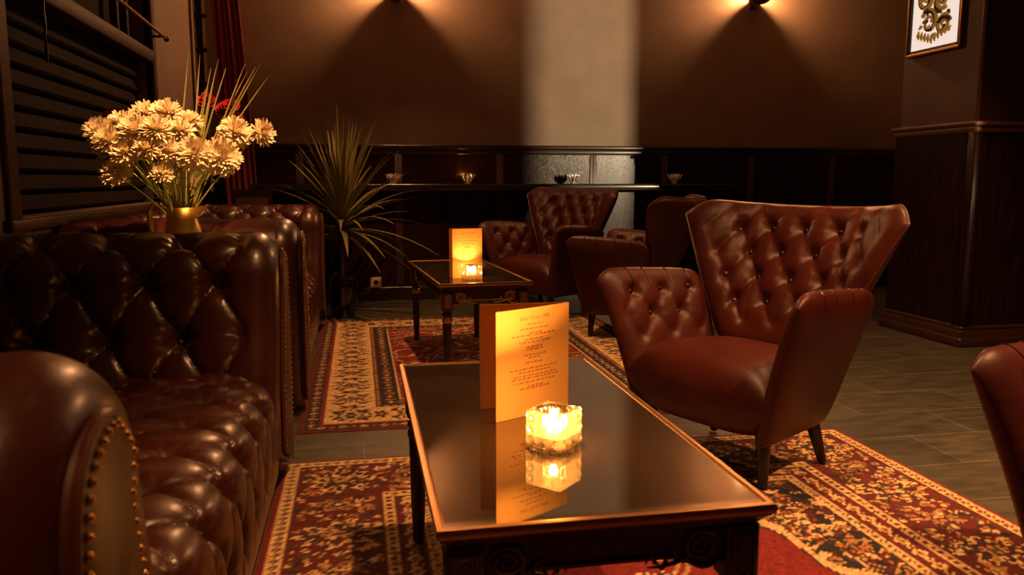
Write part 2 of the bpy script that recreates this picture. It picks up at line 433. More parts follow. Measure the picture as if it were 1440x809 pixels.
ARM = [(.03, .03), (.015, .15), (.0, .35), (.0, .55), (.012, .70), (.05, .78), (.12, .825), (.20, .832), (.285, .80), (.335, .735), (.355, .65), (.385, .55), (.43, .44), (.46, .33), (.47, .16)]
def make_sofa(label, loc, L, row_phase=0.0):
    t = thing('chesterfield_sofa', label, 'sofa', loc, group='tufted leather sofas')
    nails = []
    for which in (0, 1):
        # which 0: arm at y=0 end (outer face towards -Y); 1: arm at y=L end
        fm = (lambda tq, z, a: (a, tq+0*a, z)) if which == 0 else (lambda tq, z, a: (a, L-tq, z))
        x = np.concatenate([np.arange(-.93, -.09, .008), np.linspace(-.09, -.0003, 18)**1])
        def tf(SS, AA, Q, S):
            z = np.interp(SS[:, 0], S, Q[:, 1]); tq = np.interp(SS[:, 0], S, Q[:, 0])
            i1 = np.argmin(np.abs(Q[:, 1]-.70)+10*(Q[:, 0] < .25)); s1 = S[i1]
            mk_s = smooth01(tq, .13, .20)*smooth01(z, .34, .42)
            mk = mk_s[:, None]*(1-smooth01(AA, -.14, -.075))
            return AA+.18, (s1-SS)/1.0, mk
        o, Q, nn = loft('arm', ARM, x, fm, M['sofa'], t, dict(f=tf, a=.20, b=.165, amp=.036, dip=.034, r=.036, e=.24, rip=.0045), end_r=.085)
        # front panel (arch) standing proud of the rolled end, with a welt and nailheads round it
        on = nn*np.sign((nn[len(nn)//2]*np.array([0, 1])).sum()); ins = Q-on*(.06+.07*np.clip(on[:, :1], 0, 1)-.012*np.clip(-on[:, :1], 0, 1))
        keep = [k for k in range(len(ins)) if ins[k, 1] > .05]
        C = ins[keep]
        yy = (lambda q: q) if which == 0 else (lambda q: L-q)
        n = len(C)
        cen = np.array([C[:, 0].mean(), 0])
        v = [(.004, yy(p[0]), p[1]) for p in C]+[(.012, yy(p[0]+(cen[0]-p[0])*.12), p[1]-.012) for p in C]
        f = [(i, i+1, n+i+1, n+i) for i in range(n-1)]
        f.append(tuple(n+i for i in range(n)))
        f.append((n-1, 0, n, 2*n-1)); 
        if which == 1: f = [tuple(q[::-1]) for q in f]
        f = [tuple(q[::-1]) for q in f]
        v += [(-.02, yy(p[0]), p[1]) for p in C]
        f += [(2*n+i, 2*n+i+1, i+1, i) for i in range(n-1)]
        pn = mesh('front_panel', v, f, M['panel'], o, True, 40)
        mb = MB(); mb.tube([(.004, yy(p[0]), p[1]) for p in C[::3]], .006, 6); mb.build('welt', M['welt'], pn)
        s = np.concatenate([[0], np.cumsum(np.linalg.norm(np.diff(C, axis=0), axis=1))])
        ni = np.arange(.01, s[-1], .0175)
        cx = np.stack([np.interp(ni, s, (C-( nn[keep]*np.sign((nn[len(nn)//2]*np.array([0, 1])).sum()) )*.012)[:, k]) for k in (0, 1)], 1)
        lst = [((.0115, yy(p[0]), p[1]), pn) for p in cx]
        # the run that shows best first: inner edge of the near arm, inner edge of the far arm
        nails.append(lst[::-1])
    rest = []
    for lst in nails:
        for k, (p, pn) in enumerate(lst):
            if k < 50:
                stick('nailhead', NAIL, pn, p, (1, 0, 0))
            else: rest.append((p, pn))
    for pn in {id(x[1]): x[1] for x in rest}.values():
        mb = MB()
        for p, q in rest:
            if q is pn:
                r = .0048
                vs = [(p[0]+hx, p[1]+rr*math.cos(2*PI*i/7), p[2]+rr*math.sin(2*PI*i/7)) for (rr, hx) in ((r, 0), (r*.6, r*.65), (r*.05, r*.85)) for i in range(7)]
                mb.add(vs, [(a*7+i, a*7+(i+1) % 7, a*7+7+(i+1) % 7, a*7+7+i) for a in range(2) for i in range(7)])
        o = mb.build('nailhead_row', M['nail'], pn); o['kind'] = 'stuff'
    # back along the wall
    BK = [(-.945, .05), (-.945, .4), (-.94, .72), (-.92, .79), (-.87, .822), (-.80, .81), (-.755, .76), (-.735, .68), (-.715, .55), (-.69, .42), (-.67, .30), (-.66, .2)]
    def tfb(SS, AA, Q, S):
        i1 = np.argmin(np.abs(Q[:, 1]-.70)+10*(Q[:, 0] < -.80)); s1 = S[i1]
        z = Q[:, 1][:, None]; xx = Q[:, 0][:, None]
        return AA-L/2, s1-SS, smooth01(xx, -.90, -.84)*smooth01(z, .34, .42)*np.ones_like(AA)
    loft('back', BK, np.arange(.06, L-.06, .009), lambda q, z, a: (q, a, z), M['sofa'], t,
         dict(f=tfb, a=.20, b=.165, amp=.034, dip=.032, r=.036, e=.24, rip=.004))
    # tufted seat with rolled front
    ST = [(-.74, .37), (-.6, .415), (-.40, .43), (-.20, .432), (-.10, .424), (-.04, .395), (-.012, .34), (-.008, .27), (-.012, .18), (-.014, .09)]
    def tfs(SS, AA, Q, S):
        i1 = np.argmin(np.abs(Q[:, 0]+.16)); s1 = S[i1]
        mk = smooth01(Q[:, 0], -.70, -.62)[:, None]*smooth01(Q[:, 1], .12, .18)[:, None]*np.ones_like(AA)
        return AA-L/2, SS-s1, mk
    loft('seat', ST, np.arange(.36, L-.36, .008), lambda q, z, a: (q, a, z), M['sofa'], t,
         dict(f=tfs, a=.20, b=.155, amp=.026, dip=.016, r=.030, e=.24, rip=.003))
    MB().box((-.92, .03, .0), (-.035, L-.03, .095), .008).build('base', M['ebony'], t)
    return t

# ------------------------------------------------------------------ coffee table (top centre at local origin)
def make_table(label, loc, rz, W, L, H, gilt):
    t = thing('coffee_table', label, 'coffee table', loc, (0, 0, rz), 'brass rimmed coffee tables')
    hw, hl = W/2, L/2
    # moulded wooden top slab
    mb = MB()
    prof = [(-.030, H-.040), (-.018, H-.034), (-.012, H-.026), (-.004, H-.020), (0, H-.012), (-.002, H-.006)]
    def ring(i, z): return [(-hw-i, -hl-i, z), (hw+i, -hl-i, z), (hw+i, hl+i, z), (-hw-i, hl+i, z)]
    v = []; f = []
    for i, z in prof: v += ring(i, z)
    v += ring(-.016, H-.006)
    for k in range(len(prof)):
        for j in range(4): f.append((k*4+j, k*4+(j+1) % 4, k*4+4+(j+1) % 4, k*4+4+j))
    f.append((3, 2, 1, 0)); k = len(prof)*4; f.append((k, k+1, k+2, k+3))
    mesh('table_top', v, f, M['tablewood'], t, False)
    # brass rim
    v = []; f = []
    rp = [(.001, H-.0145), (.003, H-.007), (.001, H), (-.008, H+.001), (-.013, H-.003)]
    for i, z in rp: v += ring(i, z)
    for k in range(len(rp)-1):
        for j in range(4): f.append((k*4+j, k*4+(j+1) % 4, k*4+4+(j+1) % 4, k*4+4+j))
    mesh('brass_rim', v, f, M['brass'], t, True, 50)
    MB().box((-hw+.0125, -hl+.0125, H-.0058), (hw-.0125, hl-.0125, H-.0022)).build('glass_top', M['tabletop'], t, False)
    gm = M['gilt'] if gilt else M['darkgilt']
    # aprons with a curved lower edge
    ins = .035
    for side in range(4):
        ln = (W if side % 2 == 0 else L)-2*ins; nn = 41
        R = Matrix.Rotation(side*PI/2, 3, 'Z'); off = (hl if side % 2 == 0 else hw)-ins
        us = np.linspace(-1, 1, nn)
        zz = H-.038-.055-.022*np.exp(-((np.abs(us)-.72)/.14)**2)
        v = []; f = []
        for dy in (0, -.016):
            for u, z in zip(us, zz):
                v.append(R @ Vector((u*ln/2, -(off+dy), z))); v.append(R @ Vector((u*ln/2, -(off+dy), H-.036)))
        for i in range(nn-1):
            a = 2*i; b = 2*nn+2*i
            f += [(a, a+2, a+3, a+1), (b, b+1, b+3, b+2), (a, b, b+2, a+2)]
        ap = mesh('apron', v, f, M['tablewood'], t, False)
        # bead along the lower edge and a pair of scrolls
        mb = MB(); mb.tube([R @ Vector((u*ln/2, -(off+.003), z+.006)) for u, z in zip(us[3:-3], zz[3:-3])], .0032, 6)
        mb.build('bead', gm, ap)
        for s in (-1, 1):
            mb = MB(); c = Vector((s*(ln/2-.072), 0, H-.072)); pts = []
            for k in range(34):
                a = k/33; th = a*2.1*2*PI; r = .030*(1-.82*a)
                pts.append(R @ Vector((c.x+s*r*math.cos(th+PI*.2), -(off+.004), c.z+r*.85*math.sin(th+PI*.2))))
            mb.tube(pts, [.0045-.002*k/33 for k in range(34)], 6)
            for q in range(4):
                p0 = c+Vector((-s*(.022+.018*q), 0, -.012-.004*q)); 
                pts = [R @ Vector((p0.x-s*.016*a, -(off+.004), p0.z+.014*math.sin(a*PI)*(1 if q % 2 else -1))) for a in (0, .25, .5, .75, 1)]
                mb.tube(pts, [.004, .0036, .003, .0024, .001], 6)
            pts = [R @ Vector((c.x-s*(.02+.07*a), -(off+.004), c.z-.018-.012*math.sin(a*PI*.6))) for a in (0, .2, .4, .6, .8, 1)]
            mb.tube(pts, [.004, .004, .0036, .003, .0022, .001], 6)
            mb.build('scroll_ornament', gm, ap)
    for sx in (-1, 1):
        for sy in (-1, 1):
            x, y = sx*(hw-.042), sy*(hl-.042)
            mb = MB(); mb.box((x-.027, y-.027, H-.135), (x+.027, y+.027, H-.036), .004)
            n = 24; zt = H-.135
            prof = [(.022, zt), (.018, zt-.008), (.026, zt-.016), (.026, zt-.024), (.017, zt-.034), (.023, zt-.05), (.0225, zt-.06), (.019, .10), (.0155, .03), (.0175, .024), (.0165, .012), (.012, .0)]
            v = []
            for (r, z) in prof:
                for k in range(n):
                    a = 2*PI*k/n; rr = r*(1-.10*(k % 2)) if .03 < z < zt-.045 else r
                    v.append((x+rr*math.cos(a), y+rr*math.sin(a), z))
            f = [(i*n+(k+1) % n, i*n+k, (i+1)*n+k, (i+1)*n+(k+1) % n) for i in range(len(prof)-1) for k in range(n)]
            f += [tuple(range((len(prof)-1)*n, len(prof)*n))]
            mb.add(v, f)
            lg = mb.build('leg', M['tablewood'], t, True, 40)
            # carved rosette plates on the two outer faces
            for (nx, ny) in ((sx, 0), (0, sy)):
                mb = MB(); tx = Vector((-ny, nx, 0)); nv_ = Vector((nx, ny, 0)); c = Vector((x, y, H-.088))+nv_*.0275
                def ringp(cz, r, th):
                    pts = [c+tx*(r*math.cos(2*PI*k/12))+Vector((0, 0, cz+r*math.sin(2*PI*k/12))) for k in range(13)]
                    mb.tube([tuple(p) for p in pts], th, 5, cap=False)
                for cz in (-.022, 0, .022): ringp(cz, .0105, .0028); ringp(cz, .004, .0032)
                for s in (-1, 1):
                    mb.tube([tuple(c+tx*s*.0165+Vector((0, 0, -.036))), tuple(c+tx*s*.0165+Vector((0, 0, .036)))], .0022, 5)
                mb.build('rosette_plate', gm, lg)
            mb = MB()
            mb.lathe([(.0195, zt-.033), (.025, zt-.040), (.0265, zt-.047), (.0245, zt-.054), (.0235, zt-.060)], 16, (x, y, 0)); mb.build('collar', gm, lg)
    return t

# ------------------------------------------------------------------ menus, candles
def make_menu(label, loc, rz, W, Hh, front, back, detailed=True):
    """folded card: spine at the local origin, front leaf runs to 'front' (x,y), back leaf to 'back'"""
    t = thing('folded_menu', label, 'menu', loc, (0, 0, rz), 'folded menus on the coffee tables')
    def leaf(name, e, bow, hh):
        n = 12; ex, ey = e; l = math.hypot(ex, ey); nx, ny = -ey/l, ex/l
        v = []; f = []
        for k in range(n+1):
            a = k/n; b = bow*math.sin(a*PI)
            for off in (-.0005, .0005):
                for z in (0, hh): v.append((ex*a+nx*(b+off), ey*a+ny*(b+off), z))
        for k in range(n):
            o = k*4
            f += [(o, o+4, o+5, o+1), (o+2, o+3, o+7, o+6), (o+1, o+5, o+7, o+3), (o, o+2, o+6, o+4)]
        f += [(0, 1, 3, 2), (4*n, 4*n+2, 4*n+3, 4*n+1)]
        return mesh(name, v, f, M['paper'], t, True, 30)
    fl = leaf('front_leaf', front, .004, Hh); leaf('back_leaf', back, -.003, Hh)
    # printing on the front leaf, facing the seats
    ex, ey = front; l = math.hypot(ex, ey); ux, uy = ex/l, ey/l
    bow = .004
    # outward side: the one away from the back leaf
    nx, ny = -uy, ux; s = -1 if (nx*back[0]+ny*back[1]) > 0 else 1
    def pt(a, z, lift=.0011):
        b = bow*math.sin(a*PI)+s*lift
        return (ex*a+(-uy)*b, ey*a+ux*b, z)
    mb = MB(); rnd = random.Random(3)
    rows = [(.845, .22, 0), (.805, .36, .2), (.765, .18, 0), (.745, .56, .3), (.705, .2, 0), (.68, .42, .2), (.635, .2, 0), (.61, .22, 0), (.56, .3, 0), (.535, .14, 0), (.49, .2, 0), (.435, .62, 0), (.405, .42, 0), (.37, .60, 0), (.345, .66, 0), (.31, .56, 0), (.27, .22, 0), (.25, .4, 0)]
    for (zz, w, _) in rows:
        a = .5-w/2
        while a < .5+w/2:
            ww = rnd.uniform(.02, .065); hgt = .0032 if rnd.random() < .7 else .004
            z = zz*Hh
            k = len(mb.v)
            mb.add([pt(a, z), pt(a+ww, z), pt(a+ww, z+hgt*.55), pt(a+ww*.9, z+hgt*.55), pt(a, z+hgt)], [(0, 1, 2, 3, 4)])
            a += ww+.014
    ink = mb.build('menu_lines', M['ink'], fl, False)
    # heading
    cu = D.curves.new('heading', 'FONT'); cu.body = 'Jules Verne 1888'; cu.size = .0125*W/.2; cu.align_x = 'CENTER'; cu.resolution_u = 2
    to = D.objects.new('heading', cu); COL.objects.link(to)
    dg = bpy.context.evaluated_depsgraph_get(); me = D.meshes.new_from_object(to.evaluated_get(dg)); D.objects.remove(to)
    mirror = 1
    # text x axis must read left to right seen from the outward side
    outn = Vector((nx*s, ny*s, 0)); tx = Vector((0, 0, 1)).cross(outn)
    for vtx in me.vertices:
        p = vtx.co; a = .5+(p.x*(1 if tx.dot(Vector((ux, uy, 0))) > 0 else -1))/l
        vtx.co = pt(a, .895*Hh+p.y)
    h = link('heading', me, fl, M['ink'])
    return t

def make_cube_candle(label, loc, rz, s=.082, hh=.072):
    t = thing('glass_candle_holder', label, 'candle holder', loc, (0, 0, rz), 'cut glass candle holders')
    mb = MB(); n = 34; h = s/2
    for side in range(4):
        R = Matrix.Rotation(side*PI/2, 3, 'Z'); v = []
        for i in range(n+1):
            for j in range(n+1):
                u = -1+2*i/n; w = j/n
                e = min((1-abs(u))*6, 1)*min(w*8, 1)*min((1-w)*8, 1)
                d = .006*abs(math.sin(u*PI*2))**.7*abs(math.sin(w*PI*3))**.7*max(e, 0)
                v.append(R @ Vector((u*(h-.003), -(h-.0035)-d, .002+w*(hh-.003))))
        mb.add(v, gridf(n+1, n+1))
    # top rim from square to round well, well wall and floor
    m = 48; rw = .030
    def sq(a):
        c, s_ = math.cos(a), math.sin(a); k = (h-.003)/max(abs(c), abs(s_)); return c*k, s_*k
    v = []
    for k in range(m):
        a = 2*PI*k/m; x, y = sq(a); v.append((x, y, hh-.001))
    for (r, z) in ((rw+.002, hh), (rw, hh-.003), (rw-.003, .020), (.001, .018)):
        for k in range(m): a = 2*PI*k/m; v.append((r*math.cos(a), r*math.sin(a), z))
    mb.add(v, [(q*m+k, q*m+(k+1) % m, (q+1)*m+(k+1) % m, (q+1)*m+k) for q in range(4) for k in range(m)])
    v = [(*sq(2*PI*k/m), .002) for k in range(m)]; mb.add(v, [tuple(range(m-1, -1, -1))])
    mb.build('glass_block', M['cutglass'], t, True, 30)
    cd = MB(); cd.lathe([(.019, .0185), (.0195, .030), (.0185, .0305), (.0180, .027)], 24); c = cd.build('tealight_cup', M['tin'], t)
    w = MB(); w.lathe([(.0178, .021), (.0178, .0275), (.008, .0268), (.001, .0266)], 24); w.build('wax', M['wax'], c)
    wk = MB(); wk.tube([(0, 0, .026), (.0005, 0, .033)], .0008, 5); wk.build('wick', M['wick'], c)
    fl = MB(); fl.lathe([(.0008, .031), (.0042, .036), (.0056, .0415), (.0046, .048), (.0022, .0545), (.0003, .060)], 14); fl.build('flame', M['flame'], c)
    return t
def point(name, loc, e, col, r=.01):
    l = D.lights.new(name, 'POINT'); l.energy = e; l.color = col; l.shadow_soft_size = r
    o = D.objects.new(name, l); COL.objects.link(o); o.location = loc; return o
def spot(name, loc, target, e, col, ang, blend=.6, r=.06):
    l = D.lights.new(name, 'SPOT'); l.energy = e; l.color = col; l.spot_size = math.radians(ang); l.spot_blend = blend; l.shadow_soft_size = r
    o = D.objects.new(name, l); COL.objects.link(o); o.location = loc
    o.rotation_mode = 'QUATERNION'; o.rotation_quaternion = (Vector(target)-Vector(loc)).to_track_quat('-Z', 'Y'); return o

# ================================================================== THE ROOM
XL, XR, YB, YF, ZC = -1.2, 5.2, 6.7, -1.6, 3.0
def struct(o): o['kind'] = 'structure'; return o
fl = MB().box((XL-.2, YF-1.2, -.1), (7.5, YB+.2, 0)).build('floor', M['floor'], None, False); struct(fl)
struct(MB().box((XL-.2, YF-1.2, ZC), (7.5, YB+.2, ZC+.1)).build('ceiling', M['ceil'], None, False))
struct(MB().box((XL-.2, YB, 0), (7.5, YB+.15, ZC)).build('wall_back', M['plaster'], None, False))
struct(MB().box((XL-.2, YF-.15, 0), (XR+.12, YF, ZC)).build('wall_front', M['plaster'], None, False))
# left wall around the shuttered window
W0, W1, WZ0, WZ1 = 3.16, 5.26, .86, 2.62
mb = MB()
mb.box((XL-.15, YF, 0), (XL, W0, ZC)); mb.box((XL-.15, W1, 0), (XL, YB, ZC)); mb.box((XL-.15, W0, 0), (XL, W1, WZ0)); mb.box((XL-.15, W0, WZ1), (XL, W1, ZC))
struct(mb.build('wall_left', M['plaster'], None, False))
# right wall with the doorway the daylight-coloured lamp next door shines through
DO0, DO1 = -.11, .482
mb = MB()
mb.box((XR, -2.6, 0), (XR+.12, DO0, ZC)); mb.box((XR, DO1, 0), (XR+.12, YB, ZC)); mb.box((XR, DO0, 2.15), (XR+.12, DO1, ZC))
struct(mb.build('wall_right', M['plaster'], None, False))
struct(MB().box((XR, -2.75, 0), (7.5, -2.6, ZC)).build('wall_side_room_end', M['plaster'], None, False))
struct(MB().box((7.35, -2.6, 0), (7.5, YB, ZC)).build('wall_side_room', M['plaster'], None, False))

# window with roller slats
w = thing('window_1', None, None, (0, 0, 0)); struct(w)
mb = MB()
mb.box((XL-.03, W0-.09, WZ0-.03), (XL+.022, W0, WZ1+.07), .006); mb.box((XL-.03, W1, WZ0-.03), (XL+.022, W1+.075, WZ1+.07), .006)
mb.box((XL-.03, W0, WZ1), (XL+.022, W1, WZ1+.07), .006); 
mb.box((XL-.05, W0, 1.685), (XL+.030, W1, 1.755), .008)
mb.build('window_frame', M['framewood'], w)
mb = MB(); mb.box((XL-.05, W0-.12, WZ0-.045), (XL+.035, W1+.12, WZ0-.005), .008); mb.build('window_sill', M['framewood'], w)
mb = MB(); mb.box((XL-.14, W0, WZ0), (XL-.12, W1, WZ1))
z = WZ0
while z < 1.69:
    mb.add([(XL-.115, W0, z), (XL-.115, W1, z), (XL-.070, W1, z+.012), (XL-.070, W0, z+.012), (XL-.062, W0, z+.022), (XL-.062, W1, z+.022), (XL-.085, W1, z+.078), (XL-.085, W0, z+.078)], [(0, 1, 2, 3), (3, 2, 5, 4), (4, 5, 6, 7)])
    z += .080
mb.build('shutter_slats', M['slat'], w, False)
mb = MB()
for y in (4.83, 5.02): mb.box((XL-.09, y-.02, 1.755), (XL-.05, y+.02, WZ1), .004)
mb.build('transom_bars', M['framewood'], w)
ch = MB(); ch.tube([(XL+.02, 3.52, 2.3-.05*k) for k in range(18)], [.004 if k % 2 else .0065 for k in range(18)], 6); ch.build('pull_chain', M['iron'], w)

# back wall panelling
DZ = 1.255
def wainscot(name, x0, x1, y, stiles):
    w = thing(name, None, None, (0, 0, 0)); struct(w)
    MB().box((x0, y-.016, .0), (x1, y, DZ)).build('panelling', M['wains'], w, False)
    for sx in stiles:
        mb = MB(); mb.box((sx-.030, y-.026, .12), (sx+.030, y-.014, DZ-.02), .003)
        mb.box((sx-.004, y-.032, .12), (sx+.004, y-.024, DZ-.02), .002); mb.build('stile', M['wainstile'], w)
    return w
wainscot('trim_1', XL, XR, YB, (-.45, .33, 1.17, 1.98, 2.62, 3.43, 4.22))
mb = MB(); 
mb.box((XL, YB-.030, DZ-.055), (XR, YB, DZ-.01), .006); mb.box((XL, YB-.052, DZ-.012), (XR, YB, DZ+.022), .009)
struct(mb.build('trim_2', M['rail'], None))
mb = MB(); mb.box((XL, YB-.032, 0), (XR, YB-.016, .11), .006); struct(mb.build('baseboard_back', M['rail'], None))

# ledge along the panelling
led = thing('wall_ledge', 'long black drinks ledge running along the dark panelled back wall', 'ledge', (1.0, YB-.02, .96))
mb = MB(); mb.box((-1.80, -.26, -.052), (2.19, 0.0, 0), .008); mb.build('ledge_board', M['shelf'], led)
for x in (-1.5, -.3, 1.0, 2.02):
    mb = MB(); mb.box((x-.018, -.20, -.10), (x+.018, -.004, -.05), .005)
    mb.tube([(x, -.19, -.075), (x, -.12, -.12), (x, -.05, -.20), (x, -.012, -.27)], .014, 8); mb.build('bracket', M['iron'], led)
sk = thing('wall_socket', 'cream square socket low on the panelling beside the spiky plant', 'socket', (.13, YB-.032, .155))
MB().box((-.045, -.012, -.043), (.045, 0, .043), .006).build('cover_plate', M['plate'], sk)
mb = MB(); mb.lathe([(.024, 0), (.022, .004), (.019, .004), (.018, -.002)], 20); o = mb.build('outlet', M['plate'], sk); o.rotation_euler = (PI/2, 0, 0); o.location = (0, -.012, 0)

# pillar on the right
px0, py0, py1, PR = 3.53, 4.15, 4.85, 1.315
struct(MB().box((px0+.02, py0+.02, PR), (XR, py1, ZC)).build('wall_pillar', M['pillarwall'], None, False))
lw = thing('trim_3', None, None, (0, 0, 0)); struct(lw)
MB().box((px0, py0, 0), (XR, py1+.01, PR)).build('panelling', M['wains'], lw, False)
mb = MB(); mb.box((px0-.014, py0-.014, .12), (px0+.05, py0+.05, PR-.02), .008); mb.box((px0-.020, py0+.052, .12), (px0, py0+.060, PR-.02), .003); mb.box((px0+.052, py0-.02, .12), (px0+.060, py0, PR-.02), .003)
mb.build('corner_bead', M['wains'], lw)
mb = MB(); mb.box((px0-.018, py0-.018, PR-.045), (XR, py1+.018, PR-.006), .008); mb.box((px0-.035, py0-.035, PR-.008), (XR, py1+.03, PR+.016), .008)
struct(mb.build('trim_4', M['rimrail'], None))
mb = MB(); mb.box((px0-.022, py0-.022, 0), (XR, py1+.022, .10), .004); mb.box((px0-.034, py0-.034, .0), (XR, py1+.034, .055), .008); mb.box((px0-.014, py0-.014, .10), (XR, py1+.012, .125), .008)
struct(mb.build('baseboard_pillar', M['wainstile'], None))
mb = MB(); mb.box((px0+.006, py0+.006, PR+.016), (px0+.034, py0+.034, ZC), .01); struct(mb.build('trim_5', M['rimrail'], None))

# framed picture, its brightness put into an emissive sheet and scrollwork
def make_picture():
    t = thing('framed_picture', 'brass framed picture of golden scrollwork on white, on the dark pillar', 'picture', (px0+.018, 4.565, 1.775))
    W, H = .49, .68; d = .03
    mb = MB()
    for (a, b) in (((0, -W/2, 0), (-d, -W/2+.018, H)), ((0, W/2-.018, 0), (-d, W/2, H)), ((0, -W/2, 0), (-d, W/2, .018)), ((0, -W/2, H-.018), (-d, W/2, H))): mb.box(a, b, .004)
    mb.build('frame', M['brass'], t)
    m, nt, b = newmat('emissive_panel'); setb(b, Base_Color=(.5, .42, .36, 1), Roughness=.5, Emission_Color=(1, .86, .76, 1), Emission_Strength=.78)
    MB().box((-.004, -W/2+.01, .01), (-.012, W/2-.01, H-.01)).build('emissive_sheet', m, t, False)
    mi = simple('picture_inner_edge', (.02, .01, .006, 1), .5)
    mb = MB()
    for (a, b) in (((-.012, -W/2+.018, .018), (-.02, -W/2+.036, H-.018)), ((-.012, W/2-.036, .018), (-.02, W/2-.018, H-.018)), ((-.012, -W/2+.018, .018), (-.02, W/2-.018, .036))): mb.box(a, b)
    mb.build('slip', mi, t, False)
    g1 = simple('scrollwork_gold', (.30, .17, .035, 1), .4, Emission_Color=(.9, .42, .06, 1), Emission_Strength=.16, bumps=dict(scale=90, strength=.4, dist=.002))  # glow put into the gold and pale scrolls, which go black without it
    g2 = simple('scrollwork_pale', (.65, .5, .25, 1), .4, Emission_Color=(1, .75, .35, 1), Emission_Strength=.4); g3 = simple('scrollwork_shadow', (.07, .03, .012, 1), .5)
    def spiral(mb, cy, cz, r, turns, th, s=1, ph=0):
        pts = []; n = 40
        for k in range(n):
            a = k/(n-1); rr = r*(1-.8*a); an = ph+s*a*turns*2*PI
            pts.append((-.016, cy+rr*math.cos(an), cz+rr*math.sin(an)))
        mb.tube(pts, [th*(1-.5*k/n) for k in range(n)], 6)
    a = MB(); b_ = MB(); c = MB()
    rnd = random.Random(5)
    for (cy, cz, r, s, ph) in ((.045, .20, .075, 1, .5), (-.085, .16, .06, -1, 2.2), (.075, .34, .07, -1, 1.2), (-.06, .31, .055, 1, 4.0), (.02, .46, .07, 1, 2), (-.09, .45, .05, -1, 0), (.06, .56, .05, 1, 3)):
        spiral(a, cy, cz, r, 1.5, .016, s, ph); spiral(b_, cy-.004, cz+.004, r*.96, 1.4, .006, s, ph+.1); spiral(c, cy+.01, cz-.008, r*1.05, 1.0, .018, s, ph+.6)
    for k in range(26):
        cy = rnd.uniform(-.13, .13); cz = rnd.uniform(.09, .58)
        v0 = Vector((-.015, cy, cz)); an = rnd.uniform(0, 2*PI)
        (a if k % 3 else c).tube([v0+Vector((0, math.cos(an+.9*q)*.03*q, math.sin(an+.9*q)*.03*q)) for q in (0, .4, .8, 1.2)], [.012, .011, .008, .002], 6)
    for k in range(9):
        cy = -.10+.03*k; a.tube([(-.015, cy, .115+.02*abs(k-4)*.5), (-.016, cy+.004, .085+.02*abs(k-4)*.5), (-.015, cy, .06+.02*abs(k-4)*.5)], [.004, .012, .003], 6)
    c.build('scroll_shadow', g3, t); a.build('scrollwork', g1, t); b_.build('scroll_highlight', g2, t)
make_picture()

# ================================================================== RUGS
PAL = {'red': (.20, .009, .007), 'dred': (.105, .007, .006), 'navy': (.012, .010, .012), 'cream': (.70, .45, .20), 'tan': (.42, .22, .075), 'brown': (.10, .045, .018), 'olive': (.09, .075, .025), 'orange': (.42, .15, .04)}
class Ras:
    def __init__(s, W, L, res):
        s.W, s.L = W, L; s.nx, s.ny = int(W/res)+1, int(L/res)+1
        s.X, s.Y = np.meshgrid(np.linspace(0, W, s.nx), np.linspace(0, L, s.ny), indexing='ij')
        s.C = np.zeros((s.nx, s.ny, 3)); s.noise = RNG.normal(0, 1, (s.nx, s.ny))
    def fill(s, m, c): s.C[m] = PAL[c]
    def dist(s): return np.minimum(np.minimum(s.X, s.W-s.X), np.minimum(s.Y, s.L-s.Y))
    def win(s, x, y, r):
        i0, i1 = max(int((x-r)/s.W*(s.nx-1)), 0), min(int((x+r)/s.W*(s.nx-1))+2, s.nx)
        j0, j1 = max(int((y-r)/s.L*(s.ny-1)), 0), min(int((y+r)/s.L*(s.ny-1))+2, s.ny)
        return slice(i0, i1), slice(j0, j1)
    def flower(s, x, y, r, n, cols, ph=0.0, sx=1, sy=1, clip=None):
        w = s.win(x, y, r*1.5*max(sx, sy)); dx = (s.X[w]-x)/sx; dy = (s.Y[w]-y)/sy
        R = np.hypot(dx, dy); T = np.arctan2(dy, dx)+ph; edge = r*(.78+.22*np.cos(n*T))
        sub = s.C[w]; cm = clip[w] if clip is not None else np.ones_like(R, bool)
        for k, c in enumerate(cols):
            sub[(R < edge*(1-k/len(cols))) & cm] = PAL[c]
    def line(s, pts, wd, c, clip=None):
        for (x0, y0), (x1, y1) in zip(pts[:-1], pts[1:]):
            n = max(int(math.hypot(x1-x0, y1-y0)/.004), 1)
            for k in range(n):
                a = k/n; x = x0+(x1-x0)*a; y = y0+(y1-y0)*a
                w = s.win(x, y, wd); m = (s.X[w]-x)**2+(s.Y[w]-y)**2 < (wd/2)**2
                if clip is not None: m &= clip[w]
                s.C[w][m] = PAL[c]
    def leafm(s, x, y, l, wd, an, c, clip=None):
        w = s.win(x, y, l); ca, sa = math.cos(an), math.sin(an)
        a = ((s.X[w]-x)*ca+(s.Y[w]-y)*sa)/l; b = (-(s.X[w]-x)*sa+(s.Y[w]-y)*ca)/wd
        m = np.abs(b) < np.clip(1-(2*a)**2, 0, 1)*.5
        if clip is not None: m &= clip[w]
        s.C[w][m] = PAL[c]
def band_dots(R, d0, d1, per, c1, c2):
    d = R.dist(); side = np.where(np.minimum(R.X, R.W-R.X) < np.minimum(R.Y, R.L-R.Y), R.Y, R.X)
    m = (d >= d0) & (d < d1); u = (d-d0)/(d1-d0)-.5; w = (side/per) % 1-.5
    R.fill(m & (np.abs(u)*1.2+np.abs(w) < .42), c1); R.fill(m & (np.abs(u)*1.2+np.abs(w) < .16), c2)
def border_motifs(R, dc, wid, per, fn):
    for side in range(4):
        Ln = R.L if side % 2 == 0 else R.W; n = max(int(round((Ln-2*dc)/per)), 1)
        for k in range(n+1):
            s = dc+(Ln-2*dc)*k/n
            x, y = ((dc, s), (s, R.L-dc), (R.W-dc, s), (s, dc))[side]
            fn(x, y, k, side % 2 == 0)
